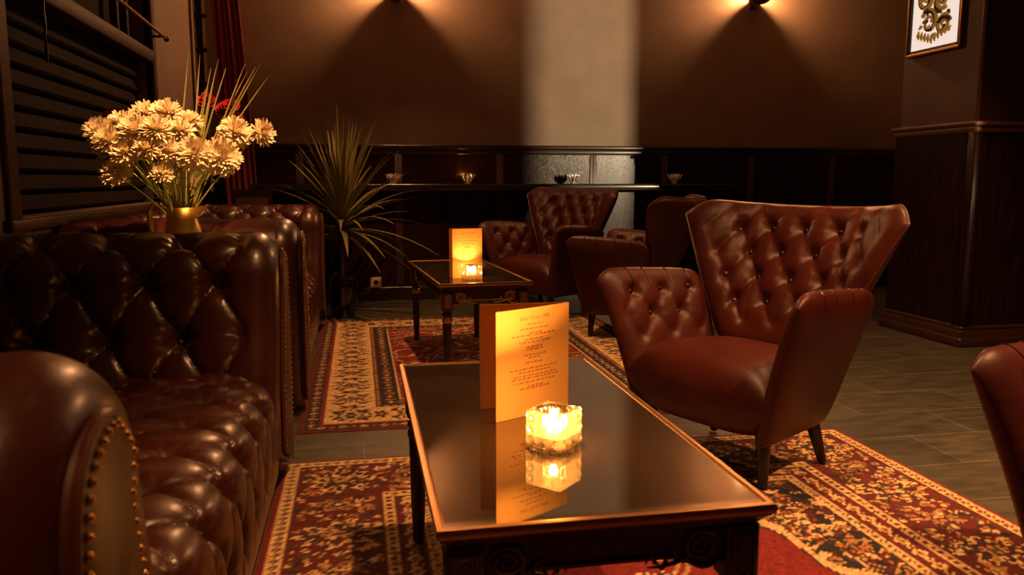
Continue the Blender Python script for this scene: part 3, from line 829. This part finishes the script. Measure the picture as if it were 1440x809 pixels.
def rug_front(W, L):
    R = Ras(W, L, .0085); d = R.dist(); rnd = random.Random(21)
    R.fill(d >= 0, 'red')
    R.fill((d > .024) & (d < .066), 'cream'); band_dots(R, .026, .064, .034, 'brown', 'tan')
    # main border
    R.fill((d >= .066) & (d < .335), 'dred'); main = (d >= .072) & (d < .33)
    for k in range(2100):
        x, y = rnd.uniform(0, W), rnd.uniform(0, L)
        if .085 < min(x, W-x, y, L-y) < .32:
            c = rnd.choice(['cream', 'tan', 'orange', 'olive', 'cream', 'navy', 'navy', 'tan'])
            if rnd.random() < .5: R.flower(x, y, rnd.uniform(.012, .024), 5, [c, 'brown'], rnd.random()*6, clip=main)
            else: R.leafm(x, y, rnd.uniform(.03, .07), rnd.uniform(.012, .02), rnd.random()*6.3, c, main)
    def mot(x, y, k, vert):
        sx, sy = (1, .75) if vert else (.75, 1)
        if k % 2 == 0: R.flower(x, y, .105, 8, ['cream', 'navy', 'dred', 'navy', 'tan', 'dred'], sx=1.2 if vert else .8, sy=.8 if vert else 1.2, clip=main)
        else: R.flower(x, y, .07, 6, ['tan', 'brown', 'orange', 'navy', 'cream'], sx=sx, sy=sy, clip=main)
    border_motifs(R, .20, .25, .21, mot)
    def speck(n, c0, c1, cols, r0=.008, r1=.016, clip=None):
        for k in range(n):
            x, y = rnd.uniform(0, W), rnd.uniform(0, L)
            if c0 < min(x, W-x, y, L-y) < c1:
                R.flower(x, y, rnd.uniform(r0, r1), rnd.choice([4, 5]), [rnd.choice(cols)] if rnd.random() < .6 else [rnd.choice(cols), 'dred'], rnd.random()*6, clip=clip)
    speck(7000, .08, .325, ['cream', 'cream', 'tan', 'orange', 'cream', 'navy', 'olive'], clip=main)
    R.fill((d >= .335) & (d < .375), 'cream'); band_dots(R, .337, .373, .03, 'dred', 'tan')
    R.fill((d >= .375) & (d < .445), 'dred'); band_dots(R, .378, .442, .075, 'cream', 'orange'); 
    def mot2(x, y, k, vert): R.flower(x, y, .02, 5, ['navy', 'orange'])
    border_motifs(R, .41, .06, .037, lambda x, y, k, v: R.flower(x, y, .017, 5, ['tan' if k % 2 else 'cream', 'dred']))
    R.fill((d >= .445) & (d < .48), 'cream'); band_dots(R, .447, .478, .03, 'brown', 'cream')
    # field: dark spandrels round a scalloped red lozenge
    f = d >= .48; R.fill(f, 'navy')
    cx, cy = W/2, L/2; ax, ay = W/2-.48, L/2-.48
    T = np.arctan2((R.Y-cy)/ay, (R.X-cx)/ax); rr = np.hypot((R.X-cx)/ax, (R.Y-cy)/ay)
    sc = .86+.055*np.cos(14*T)-.0*T
    for k in range(2400):
        x, y = rnd.uniform(.48, W-.48), rnd.uniform(.48, L-.48)
        c = rnd.choice(['cream', 'tan', 'orange', 'dred', 'olive', 'cream', 'brown'])
        if rnd.random() < .45: R.flower(x, y, rnd.uniform(.014, .034), rnd.choice([5, 6]), [c, 'navy', 'orange'], rnd.random()*6, clip=f)
        else: R.leafm(x, y, rnd.uniform(.03, .075), rnd.uniform(.012, .022), rnd.random()*6.3, c, f)
    speck(6000, .48, 3, ['cream', 'cream', 'tan', 'orange', 'dred', 'dred'], .009, .02, f)
    R.fill(f & (rr < sc+.06), 'cream'); R.fill(f & (rr < sc+.012), 'navy'); R.fill(f & (rr < sc), 'red')
    red = f & (rr < sc-.01)
    for k in range(70):
        x, y = rnd.uniform(.5, W-.5), rnd.uniform(.5, L-.5)
        R.flower(x, y, rnd.uniform(.03, .055), 7, ['cream', 'navy', 'tan', 'dred'], rnd.random()*6, clip=red)
        pts = [(x+.13*math.cos(a+k)*a*.5, y+.10*math.sin(a*1.3+k)*a*.5) for a in np.linspace(0, 2.4, 10)]
        R.line(pts, .012, 'tan', red)
    r2 = np.hypot((R.X-cx)/(ax*.45), (R.Y-cy)/(ay*.42)); s2 = .9+.1*np.cos(10*T)
    R.fill(f & (r2 < s2), 'cream'); R.fill(f & (r2 < s2-.08), 'navy')
    for k in range(160):
        a = rnd.random()*6.3; q = math.sqrt(rnd.random())*.75
        R.flower(cx+ax*.45*q*math.cos(a), cy+ay*.42*q*math.sin(a), rnd.uniform(.016, .035), 6, [rnd.choice(['cream', 'orange', 'tan', 'dred']), 'navy'], rnd.random()*6)
    return R
def rug_rear(W, L):
    R = Ras(W, L, .009); d = R.dist(); rnd = random.Random(5)
    R.fill(d >= 0, 'dred'); R.fill((d > .03) & (d < .085), 'navy')
    border_motifs(R, .057, .05, .042, lambda x, y, k, v: R.flower(x, y, .019, 4, ['cream' if k % 2 else 'red', 'navy' if k % 2 else 'tan']))
    R.fill((d >= .085) & (d < .105), 'red')
    main = (d >= .108) & (d < .318); R.fill((d >= .105) & (d < .32), 'cream')
    def mot(x, y, k, vert):
        big = k % 2 == 0
        R.flower(x, y, .085 if big else .055, 8 if big else 5, ['navy', 'cream', 'navy', 'dred', 'tan'] if big else ['brown', 'navy', 'tan'], sx=1.15 if vert else .62, sy=.62 if vert else 1.15, clip=main)
        for q in (-1, 1):
            if vert:
                R.leafm(x+q*.06, y+.06, .07, .022, .5*q, 'navy', main); R.leafm(x+q*.035, y-.055, .055, .02, -.7*q, 'brown', main)
            else:
                R.leafm(x+.06, y+q*.06, .07, .022, PI/2-.5*q, 'navy', main); R.leafm(x-.055, y+q*.035, .055, .02, PI/2+.7*q, 'brown', main)
    border_motifs(R, .212, .2, .125, mot)
    R.fill((d >= .32) & (d < .345), 'dred'); border_motifs(R, .333, .02, .035, lambda x, y, k, v: R.flower(x, y, .008, 4, ['cream']))
    R.fill((d >= .345) & (d < .35), 'cream'); R.fill((d >= .35) & (d < .425), 'navy')
    border_motifs(R, .388, .06, .05, lambda x, y, k, v: R.flower(x, y, .026, 4, ['tan', 'dred'] if k % 2 else ['dred', 'cream']))
    R.fill((d >= .425) & (d < .436), 'cream')
    f = d >= .436; R.fill(f, 'red'); fi = d >= .45
    for k in range(120):
        x, y = rnd.uniform(.46, W-.46), rnd.uniform(.46, L-.46); ph = rnd.random()*6; s = rnd.choice([-1, 1])
        pts = [(x+.16*(a-.5)*2*math.cos(ph)+.05*math.sin(a*6)*-math.sin(ph)*s, y+.16*(a-.5)*2*math.sin(ph)+.05*math.sin(a*6)*math.cos(ph)*s) for a in np.linspace(0, 1, 12)]
        R.line(pts, .011, rnd.choice(['cream', 'tan']), fi)
    for k in range(130):
        x, y = rnd.uniform(.46, W-.46), rnd.uniform(.46, L-.46)
        R.flower(x, y, rnd.uniform(.025, .06), rnd.choice([5, 6, 8]), [rnd.choice(['cream', 'tan', 'navy']), 'navy', 'dred', 'cream'], rnd.random()*6, clip=fi)
        R.leafm(x+.07, y, .08, .025, rnd.random()*6, rnd.choice(['navy', 'brown', 'cream']), fi)
    return R
def make_rug(label, R, x0, y0, rz=0.0, th=.006):
    n, m = R.nx, R.ny
    Zt = np.full((n, m), th); Zt[0] = Zt[-1] = 0.0005; Zt[:, 0] = Zt[:, -1] = 0.0005
    v = np.stack([R.X, R.Y, Zt], 2).reshape(-1, 3)
    me = D.meshes.new('persian_rug')
    idx = np.arange(n*m).reshape(n, m)
    q = np.stack([idx[:-1, :-1], idx[1:, :-1], idx[1:, 1:], idx[:-1, 1:]], 2).reshape(-1, 4)
    me.vertices.add(n*m); me.vertices.foreach_set('co', v.ravel())
    me.loops.add(q.size); me.loops.foreach_set('vertex_index', q.ravel().astype(np.int32))
    me.polygons.add(len(q)); me.polygons.foreach_set('loop_start', np.arange(0, q.size, 4, dtype=np.int32))
    me.update(calc_edges=True)
    at = me.color_attributes.new('weave', 'FLOAT_COLOR', 'POINT')
    c = R.C*(1+.22*R.noise[..., None]).clip(.4, 1.7)
    at.data.foreach_set('color', np.concatenate([c, np.ones((n, m, 1))], 2).astype(np.float32).ravel())
    o = link('persian_rug', me, None, M['rug']); o.location = (x0, y0, 0); o.rotation_euler = (0, 0, rz)
    return tag(o, label, 'rug', 'persian rugs')
make_rug('densely flowered Persian rug under the near coffee table and wing armchair', rug_front(2.15, 3.40), -.283, -.565)
make_rug('cream bordered red Persian rug under the far coffee table', rug_rear(1.95, 2.60), -.265, 3.16)
RZ = .006

# ================================================================== FURNITURE
make_sofa('near oxblood tufted leather sofa with its rolled arm in the left foreground', (-.25, .655, 0), 2.195)
make_sofa('far tufted leather sofa behind the flowers, against the window wall', (-.245, 3.42, 0), 2.24)
CH = make_chair('large wing armchair in the foreground beside the near coffee table', (1.318, 2.605, RZ), math.radians(-64), 1.018)
make_chair('wing armchair facing us below the ledge, behind the far coffee table', (1.37, 5.84, RZ), math.radians(-60), 1.04)
make_chair('wing armchair turned away with its smooth outer back behind the foreground chair', (1.72, 4.94, RZ), math.radians(-125))
make_chair('wing armchair cut off by the right edge, only its arm showing', (1.66, 1.15, RZ), math.radians(-62))
make_table('near brass-rimmed glass coffee table in front of the large wing armchair', (.3625, 1.625, RZ), 0, .525, 1.065, .5-RZ, False)
make_table('far brass-rimmed coffee table with carved gilt scrolls on its apron', (.565, 4.40, RZ), math.radians(4), .465, 1.16, .5-RZ, True)
TZ = .4985
make_menu('folded cream menu card standing on the near coffee table', (.452, 1.70, TZ), 0, .2, .232, (-.182, -.108), (-.20, -.004))
make_menu('small folded menu card standing on the far coffee table', (.625, 4.10, TZ), 0, .17, .25, (-.162, -.066), (-.17, .01))
make_cube_candle('glowing cut glass cube candle holder on the near coffee table', (.354, 1.433, TZ), math.radians(44))
make_cube_candle('glowing cut glass cube candle holder on the far coffee table', (.556, 4.0, TZ), math.radians(22))

# side table hidden between the sofas carries the pitcher
VX, VY = -.635, 3.13
t = thing('side_table', 'small dark round side table between the two sofas, under the brass pitcher', 'side table', (VX, VY, 0))
mb = MB(); mb.lathe([(.13, .675), (.155, .68), (.158, .69), (.155, .70)], 32); mb.build('table_top', M['ebony'], t)
mb = MB(); mb.lathe([(.12, 0), (.12, .02), (.04, .04), (.022, .09), (.02, .6), (.05, .676)], 20); mb.build('pedestal', M['ebony'], t)

t = thing('tealight', 'small tealight on the side table right beside the brass pitcher', 'candle', (VX+.085, VY-.105, .70))
mb = MB(); mb.lathe([(.019, 0), (.0195, .015), (.0185, .0155), (.0180, .012)], 24); c = mb.build('tealight_cup', M['tin'], t)
mb = MB(); mb.lathe([(.0178, .004), (.0178, .0125), (.008, .0118), (.001, .0116)], 24); mb.build('wax', M['wax'], c)
mb = MB(); mb.lathe([(.0008, .014), (.0042, .019), (.0056, .0245), (.0046, .031), (.0022, .0375), (.0003, .043)], 14); mb.build('flame', M['flame'], c)
point('candle_light', (VX+.085, VY-.105, .727), 5.5, (1, .50, .11), .006)
# brass pitcher
pt_ = thing('brass_pitcher', 'brass pitcher with a loop handle holding the white flowers', 'pitcher', (VX, VY, .70), (0, 0, 0))
mb = MB(); n = 40
prof = [(.045, 0), (.052, .004), (.066, .04), (.07, .08), (.062, .125), (.052, .155), (.055, .175), (.066, .195), (.068, .197), (.063, .194), (.050, .17), (.046, .15), (.02, .02)]
v = []
for (r, z) in prof:
    for k in range(n):
        a = 2*PI*k/n; sp = max(0, math.cos(a))**10 if z > .165 else 0
        v.append(((r+.03*sp*(z-.16)/.035)*math.cos(a), r*math.sin(a), z+.012*sp*(z > .185)))
f = [(i*n+k, i*n+(k+1) % n, (i+1)*n+(k+1) % n, (i+1)*n+k) for i in range(len(prof)-1) for k in range(n)]+[tuple(range(n-1, -1, -1)), tuple(range((len(prof)-1)*n, len(prof)*n))]
mb.add(v, f); mb.build('body', M['polished'], pt_)
mb = MB(); mb.tube([(-.058, 0, .185), (-.075, 0, .205), (-.098, 0, .205), (-.112, 0, .18), (-.11, 0, .13), (-.10, 0, .08), (-.075, 0, .05), (-.062, 0, .045)], [.009, .01, .010, .010, .009, .008, .008, .007], 10)
mb.build('handle', M['polished'], pt_)

# flowers
def bloom_mesh(seed, R, layers, mat):
    r = random.Random(seed); mb = MB()
    for (n, ln, el, wd) in layers:
        for k in range(n):
            a = 2*PI*(k+r.random()*.6)/n; e = math.radians(el+r.uniform(-9, 9)); L = R*ln*r.uniform(.85, 1.1); w = R*wd*r.uniform(.8, 1.15)
            ca, sa = math.cos(a), math.sin(a); v = []; curl = r.uniform(-.15, .45)
            for i, (u, ww) in enumerate(((0.05, .4), (.35, .9), (.7, 1.0), (.92, .75), (1.0, .25))):
                ee = e+curl*(u-.4); rad = L*u*math.cos(ee); z = L*u*math.sin(ee)
                cup = .12*w
                for s, dz in ((-1, cup), (0, 0), (1, cup)):
                    v.append((rad*ca-s*ww*w*sa, rad*sa+s*ww*w*ca, z+dz))
            mb.add(v, [(i*3+j, i*3+j+1, i*3+4+j, i*3+3+j) for i in range(4) for j in range(2)])
    mb.lathe([(R*.02, -R*.25), (R*.16, -R*.16), (R*.2, 0), (R*.12, R*.1), (R*.01, R*.14)], 10)
    o = mb.build('bloom', mat, None, True, None); me = o.data; D.objects.remove(o); return me
LAY = [(26, 1.0, -14, .075), (26, 1.0, 0, .075), (26, .97, 12, .075), (24, .92, 25, .075), (20, .84, 38, .075), (16, .72, 52, .075), (12, .56, 66, .075), (8, .4, 78, .07)]
BL = [bloom_mesh(s, .05, LAY, M['petal']) for s in (1, 2, 3)]
BIG = [bloom_mesh(s, .058, [(34, 1.0, -40, .07), (34, 1.0, -22, .07), (34, 1.0, -5, .07), (32, .98, 10, .07), (30, .95, 24, .07), (26, .9, 38, .07), (20, .8, 52, .07), (14, .66, 66, .07), (8, .5, 80, .07)], M['petal']) for s in (4, 5)]
RO = bloom_mesh(9, .038, [(6, 1, 15, .5), (6, .95, 38, .45), (5, .8, 58, .4), (4, .65, 75, .3)], M['rose'])
MOUTH = Vector((VX, VY, .885))
def stem_curve(base, tip, n=9, bend=.25):
    mid = base+(tip-base)*.5+Vector((0, 0, (tip-base).length*bend*.35)); pts = []
    for k in range(n):
        a = k/(n-1); pts.append(base*(1-a)**2+mid*2*a*(1-a)+tip*a*a)
    return pts
def flower(name, me, pos, sc, face, label, group, cat='flower', leaves=0):
    t = thing(name, label, cat, (0, 0, 0), group=group)
    base = MOUTH+Vector((random.uniform(-.022, .022), random.uniform(-.022, .022), -.05))
    t.location = base
    p = Vector(pos)-base
    fd = Vector(face).normalized()
    h = link('bloom', me, t); h.location = p; h.scale = (sc,)*3; h.rotation_mode = 'QUATERNION'; h.rotation_quaternion = fd.to_track_quat('Z', 'Y') @ Quaternion((0, 0, 1), random.random()*6)
    pts = stem_curve(Vector((0, 0, 0)), p-fd*.012)
    MB().tube(pts, .0026, 6).build('stem', M['stem'], t)
    if leaves:
        mb = MB()
        for k in range(leaves):
            q = Vector(pts[random.randint(3, 6)]); an = random.random()*6.28; dr = Vector((math.cos(an), math.sin(an), .35)); sd = dr.cross(Vector((0, 0, 1))).normalized(); L = random.uniform(.04, .07)
            v = []
            for u, w_ in ((0, .1), (.3, .9), (.65, 1), (1, .05)):
                c = q+dr*L*u-Vector((0, 0, L*.5*u*u)); v += [c-sd*w_*L*.22, c+Vector((0, 0, -.003)), c+sd*w_*L*.22]
            lb = MB(); lb.add(v, [(i*3+j, i*3+j+1, i*3+4+j, i*3+3+j) for i in range(3) for j in range(2)]); lb.build('leaf', M['greenleaf'], t)
    return t
FL = [(-.905, 3.13, 1.175, .95), (-.86, 3.02, 1.16, 1.0), (-.79, 3.04, 1.19, 1.1), (-.73, 3.10, 1.225, 1.05), (-.655, 3.06, 1.23, 1.05), (-.60, 3.14, 1.205, 1.0), (-.82, 2.96, 1.13, 1.0), (-.735, 2.96, 1.165, 1.1),
      (-.665, 2.95, 1.165, 1.1), (-.60, 3.00, 1.165, .95), (-.845, 3.05, 1.09, .9), (-.76, 2.95, 1.09, 1.05), (-.69, 2.93, 1.10, 1.0), (-.63, 2.95, 1.095, .95), (-.805, 2.97, 1.02, 1.0), (-.845, 3.2, 1.19, 1.0), (-.69, 3.22, 1.235, 1.0), (-.77, 3.2, 1.225, 1.0), (-.655, 2.93, 1.02, .8)]
GW = 'white chrysanthemums in the brass pitcher'
for i, (x, y, z, s) in enumerate(FL):
    face = (x-VX+random.uniform(-.2, .2)+.1, y-VY-.35+random.uniform(-.2, .2), .55)
    flower('chrysanthemum', BL[i % 3], (x, y, z), s*1.12, face, 'white chrysanthemum in the dense bunch filling the left of the pitcher', GW, leaves=2 if i % 3 == 0 else 0)
flower('chrysanthemum', BIG[0], (-.545, 2.95, 1.085), 1.15, (0, -.8, .35), 'large full white chrysanthemum, inner of the big pair low on the right', 'large white chrysanthemums', leaves=2)
flower('chrysanthemum', BIG[1], (-.462, 2.97, 1.075), 1.25, (.3, -.8, .25), 'large full white chrysanthemum, outer of the big pair low on the right', 'large white chrysanthemums', leaves=3)
flower('chrysanthemum', BIG[0], (-.425, 3.06, 1.165), 1.05, (.45, -.6, .35), 'white chrysanthemum to the right of the grass blades, above the big pair', 'large white chrysanthemums', leaves=2)
flower('chrysanthemum', BL[1], (-.335, 3.08, 1.165), 1.1, (.75, -.55, .15), 'white chrysanthemum leaning furthest right out of the bouquet', 'large white chrysanthemums', leaves=2)
for p in ((-.905, 3.35, 1.235), (-.56, 3.3, 1.29), (-.50, 3.3, 1.255), (-.455, 3.3, 1.22), (-.47, 3.28, 1.27)):
    flower('red_rose', RO, p, 1.0, (.1, -.7, .6), 'small red flower behind the white chrysanthemums', 'red flowers at the back of the bouquet', leaves=2)
for (x, z, dy) in ((-.60, 1.47, .1), (-.565, 1.46, .12), (-.545, 1.33, .08), (-.525, 1.41, .1), (-.50, 1.445, .12), (-.505, 1.38, .05), (-.46, 1.40, .02), (-.40, 1.425, .08), (-.395, 1.40, .1), (-.36, 1.41, .05), (-.345, 1.43, .1), (-.315, 1.385, .08)):
    tip = Vector((x, VY+dy, z)); base = MOUTH+Vector((random.uniform(-.03, .03), random.uniform(-.02, .03), -.04))
    t = thing('grass_blade', 'long thin grass blade rising above the white flowers', 'grass', base, group='long grass blades in the bouquet')
    pts = stem_curve(Vector((0, 0, 0)), tip-base, 10, .12)
    MB().tube(pts, [.0042, .0042, .0042, .0042, .004, .0038, .0034, .003, .0022, .001], 5).build('blade', M['grass'], t)

# spiky plant
pp = thing('potted_dracaena', 'spiky dracaena with long strap leaves in a glossy black pot', 'plant', (-.125, 5.93, 0))
mb = MB(); mb.lathe([(.075, 0), (.085, .01), (.105, .12), (.112, .22), (.108, .28), (.095, .305), (.10, .315), (.092, .318), (.085, .30), (.08, .28)], 32); mb.build('pot', M['pot'], pp)
mb = MB(); mb.lathe([(.084, .27), (.05, .285), (.001, .29)], 20); mb.build('soil', M['soil'], pp)
mb = MB(); mb.tube([(0, 0, .27), (.006, 0, .40), (-.004, .004, .55), (.008, 0, .70), (.01, 0, .80)], [.026, .024, .023, .024, .018], 10); mb.build('trunk', M['trunk'], pp)
mb = MB(); rr = random.Random(14)
for k in range(104):
    a = k*2.39996+rr.uniform(-.2, .2); q = k/103
    el = math.radians(84-96*q**1.1+rr.uniform(-9, 9)); L = rr.uniform(.58, .82)*(1 if q < .8 else .85); w = rr.uniform(.012, .019)
    droop = rr.uniform(.02, .10)+.22*q*q*rr.uniform(.4, 1.3)
    base = Vector((.01, 0, .80-.20*q)); dr = Vector((math.cos(a)*math.cos(el), math.sin(a)*math.cos(el), math.sin(el)))
    sd = dr.cross(Vector((0, 0, 1))); sd = sd.normalized() if sd.length > .01 else Vector((1, 0, 0))
    v = []; n = 11
    for i in range(n):
        u = i/(n-1); c = base+dr*L*u-Vector((0, 0, droop*L*(u**2.2)*1.6))
        ww = w*(.6+1.2*u if u < .3 else 1.0*(1-((u-.3)/.7)**2.2)+.02)
        fold = Vector((0, 0, 1)) if abs(dr.z) < .85 else Vector((math.cos(a), math.sin(a), 0))
        v += [c-sd*ww+fold*ww*.35, c, c+sd*ww+fold*ww*.35]
    if any((p.x < -.07 and p.y < -.20 and p.z < .86) or (p.y > .44 and .84 < p.z < 1.0) or p.y > .62 or p.z < .02 for p in v): continue
    mb.add(v, [(i*3+j, i*3+j+1, i*3+4+j, i*3+3+j) for i in range(n-1) for j in range(2)])
mb.build('foliage', M['leaf'], pp)

# corner: dark pole, curtain, handrail
t = thing('corner_pole', 'thin black pole with clamps standing in the left corner of the room', 'pole', (-1.145, 6.60, 0))
mb = MB(); mb.tube([(0, 0, 0), (0, 0, 2.98)], .022, 12); mb.build('pipe', M['iron'], t)
mb = MB(); mb.box((.028, -.012, .9), (.050, .0, 2.98), .003); mb.build('pale_strip', simple('pale_strip', (.5, .34, .2, 1), .5), t)
for z in (1.2, 1.45, 1.7, 1.95, 2.2, 2.45, 2.7): MB().box((-.028, -.028, z), (.052, .02, z+.03), .006).build('clamp', M['iron'], t)
t = thing('curtain', 'red velvet curtain hanging by the black pole in the corner', 'curtain', (-.945, 6.575, 0))
v = []; nu, nv = 60, 30
for i in range(nu):
    for j in range(nv):
        u = i/(nu-1)-.5; z = .12+2.78*j/(nv-1); g = .19+.05*math.sin(z*1.1+.4)
        v.append((u*g+.06-.03*z+.035*(2.9-z)*.4, .030*math.sin(u*2*PI*5.5+.4*math.sin(z*2))+.012*math.sin(u*19+z), z))
c = mesh('drape', v, gridf(nu, nv), M['curtain'], t); m = c.modifiers.new('thick', 'SOLIDIFY'); m.thickness = .004
MB().tube([(-.14, 0, 2.90), (.16, 0, 2.90)], .012, 8).build('rod', M['iron'], t)
t = thing('window_rod', 'slim brass rod with a knob end running above the shuttered window', 'rod', (-1.10, 5.26, 1.83))
MB().tube([(0, 0, 0), (0, -1.5, .03)], .009, 8).build('bar', M['brass'], t)
mb = MB(); mb.lathe([(.002, -.018), (.014, -.012), (.018, 0), (.014, .012), (.002, .018)], 12); mb.build('knob', M['iron'], t)
for y in (-.08, -1.35): MB().tube([(0, y, 0), (-.1, y, 0)], .007, 8).build('bracket', M['iron'], t)
t = thing('corner_cabinet', 'low dark wooden cabinet against the back wall left of the spiky plant', 'cabinet', (-.79, YB-.30, 0))
MB().box((-.15, -.02, .0), (.15, .03, .92), .004).build('body', M['wains'], t)
MB().box((-.12, -.03, .08), (.12, -.019, .86), .006).build('door', M['wainstile'], t)

# lotus candle holders on the ledge
def lotus(label, x, lit, mat):
    t = thing('lotus_candle_holder', label, 'candle holder', (x, YB-.155, .96), (0, 0, x*3), group='lotus candle holders on the ledge')
    mb = MB(); mb.lathe([(.026, 0), (.028, .004), (.014, .012), (.024, .02), (.027, .024), (.004, .022)], 18); mb.build('foot', mat, t)
    for (n, r0, tilt, h, w, ph) in ((8, .028, .85, .070, .0120, 0), (8, .022, .40, .074, .0100, .39)):
        for k in range(n):
            a = 2*PI*k/n+ph; ca, sa = math.cos(a), math.sin(a); v = []
            for u, ww in ((0, .35), (.25, .8), (.5, 1), (.75, .75), (.92, .3), (1, .04)):
                r = r0+h*tilt*(u-.35*u*u); z = .014+h*u*(1-.1*tilt*u)
                for s in (-1, 0, 1): v.append((r*ca-s*ww*w*sa+abs(s)*-.003*ca, r*sa+s*ww*w*ca-abs(s)*.003*sa, z))
            o = mesh('petal', v, [(i*3+j, i*3+j+1, i*3+4+j, i*3+3+j) for i in range(5) for j in range(2)], mat, t)
            md = o.modifiers.new('thick', 'SOLIDIFY'); md.thickness = .0018
    mb = MB(); mb.lathe([(.018, .022), (.019, .036), (.0175, .036), (.016, .033), (.001, .033)], 18); c = mb.build('tealight', M['tin'], t)
    if lit:
        mb = MB(); mb.lathe([(.001, .035), (.006, .042), (.0065, .049), (.003, .060), (.0004, .068)], 10); mb.build('flame', M['flame_small'], c)
lotus('unlit metal lotus candle holder behind the tips of the spiky plant', .285, False, M['pewter'])
lotus('lit lotus candle holder on the ledge, its small flame burning', .88, True, M['pewter'])
lotus('dark lotus candle holder on the ledge in front of the pale band of light', 1.77, False, M['pewter'])
lotus('bright pewter lotus candle holder near the right end of the ledge', 2.665, False, M['pewter'])

# wall sconces just above the picture
def sconce(label, x, zc):
    t = thing('wall_sconce', label, 'wall lamp', (x, YB, zc), group='bowl wall lamps')
    mb = MB(); mb.lathe([(.002, -.145), (.05, -.137), (.083, -.115), (.105, -.08), (.108, -.076), (.10, -.078), (.08, -.108), (.04, -.13), (.002, -.134)], 36, (0, -.13, 0)); mb.build('bowl', M['darkgilt'], t)
    MB().box((-.04, -.02, -.16), (.04, 0, .0), .006).build('back_plate', M['darkgilt'], t)
    MB().tube([(0, -.01, -.12), (0, -.05, -.135), (0, -.13, -.14)], .01, 8).build('bracket', M['darkgilt'], t)
    mb = MB(); mb.lathe([(.006, -.06), (.016, -.03), (.02, 0), (.012, .018), (.002, .024)], 12, (0, -.13, 0)); mb.build('bulb', M['bulb'], t)
    point('sconce_light', (x, YB-.13, zc+.005), SC_E, (1, .45, .17), .045)
SC_E = 120
sconce('bowl wall lamp above the left half of the back wall', .34, 2.555)
sconce('bowl wall lamp above the right half of the back wall', 3.40, 2.615)

# ceiling downlights
def downlight(label, x, y, target, e, ang, r=.05, col=(1, .46, .17)):
    t = thing('ceiling_downlight', label, 'ceiling lamp', (x, y, ZC), group='ceiling downlights')
    mb = MB(); mb.lathe([(.075, 0), (.075, -.006), (.06, -.008), (.055, -.002), (.002, -.001)], 28); mb.build('trim_ring', M['iron'], t)
    mb = MB(); mb.lathe([(.045, -.003), (.045, -.006), (.002, -.007)], 24); mb.build('lens', M['bulb'], t)
    spot('downlight_beam', (x, y, ZC-.03), target, e, col, ang, .8, r)
downlight('ceiling downlight straight over the near coffee table', .80, 1.75, (.80, 1.95, 0), 260, 74)
downlight('ceiling downlight over the right edge of the near rug', 2.15, .95, (1.75, 2.1, 0), 430, 58, .04)
downlight('added ceiling downlight aimed at the flowers, between the two seating groups', .05, 2.2, (-.58, 3.05, 1.1), 560, 23, .04)  # extra narrow lamp added to brighten the bouquet
downlight('added fill downlight over the far coffee table', .45, 4.5, (.3, 5.1, 0), 200, 96)  # fill added for more ambient at the far end
downlight('added fill downlight over the bare tiles on the right', 2.75, 2.9, (2.75, 3.2, 0), 240, 88)  # fill lamp added to lift the dark tiles
downlight('added downlight brightening the arm of the near sofa', -.15, .0, (-.55, .85, .8), 120, 42)  # unseen lamp added because the near arm came out too dark

# candles
CW = (1, .37, .065)
point('candle_light', (.354, 1.433, TZ+.050), 36, CW, .008)
point('candle_light', (.556, 4.0, TZ+.050), 12, CW, .008)
point('candle_light', (.88, YB-.155, 1.035), .5, CW, .006)
# lamp of the room next door, seen only as a band on the back wall
sp = spot('side_room_lamp', (6.2, -1.67, 1.62), (1.95, 6.7, 1.7), 5200, (1, .76, .46), 28, .3, .03)

# ================================================================== CAMERA / WORLD
sc = bpy.context.scene
wd = D.worlds.new('World'); sc.world = wd; wd.use_nodes = True
wd.node_tree.nodes['Background'].inputs[0].default_value = (.02, .012, .007, 1); wd.node_tree.nodes['Background'].inputs[1].default_value = .05
cam = D.cameras.new('Camera'); co = D.objects.new('Camera', cam); COL.objects.link(co)
cam.sensor_width = 36; cam.lens = 1130/1440*36; cam.clip_start = .05
yaw, pit = math.radians(10.8), math.radians(7.7)
co.location = (0, 0, 1.0); co.rotation_euler = (PI/2-pit, 0, -yaw)
cam.dof.use_dof = True; cam.dof.focus_distance = 2.9; cam.dof.aperture_fstop = 5.6
sc.camera = co
sc.view_settings.view_transform = 'Standard'; sc.view_settings.look = 'None'; sc.view_settings.gamma = 1; sc.view_settings.use_curve_mapping = False
sc.view_settings.exposure = 0
sc.cycles.max_bounces = 6; sc.cycles.transparent_max_bounces = 16; sc.cycles.sample_clamp_indirect = 3; sc.cycles.use_denoising = True
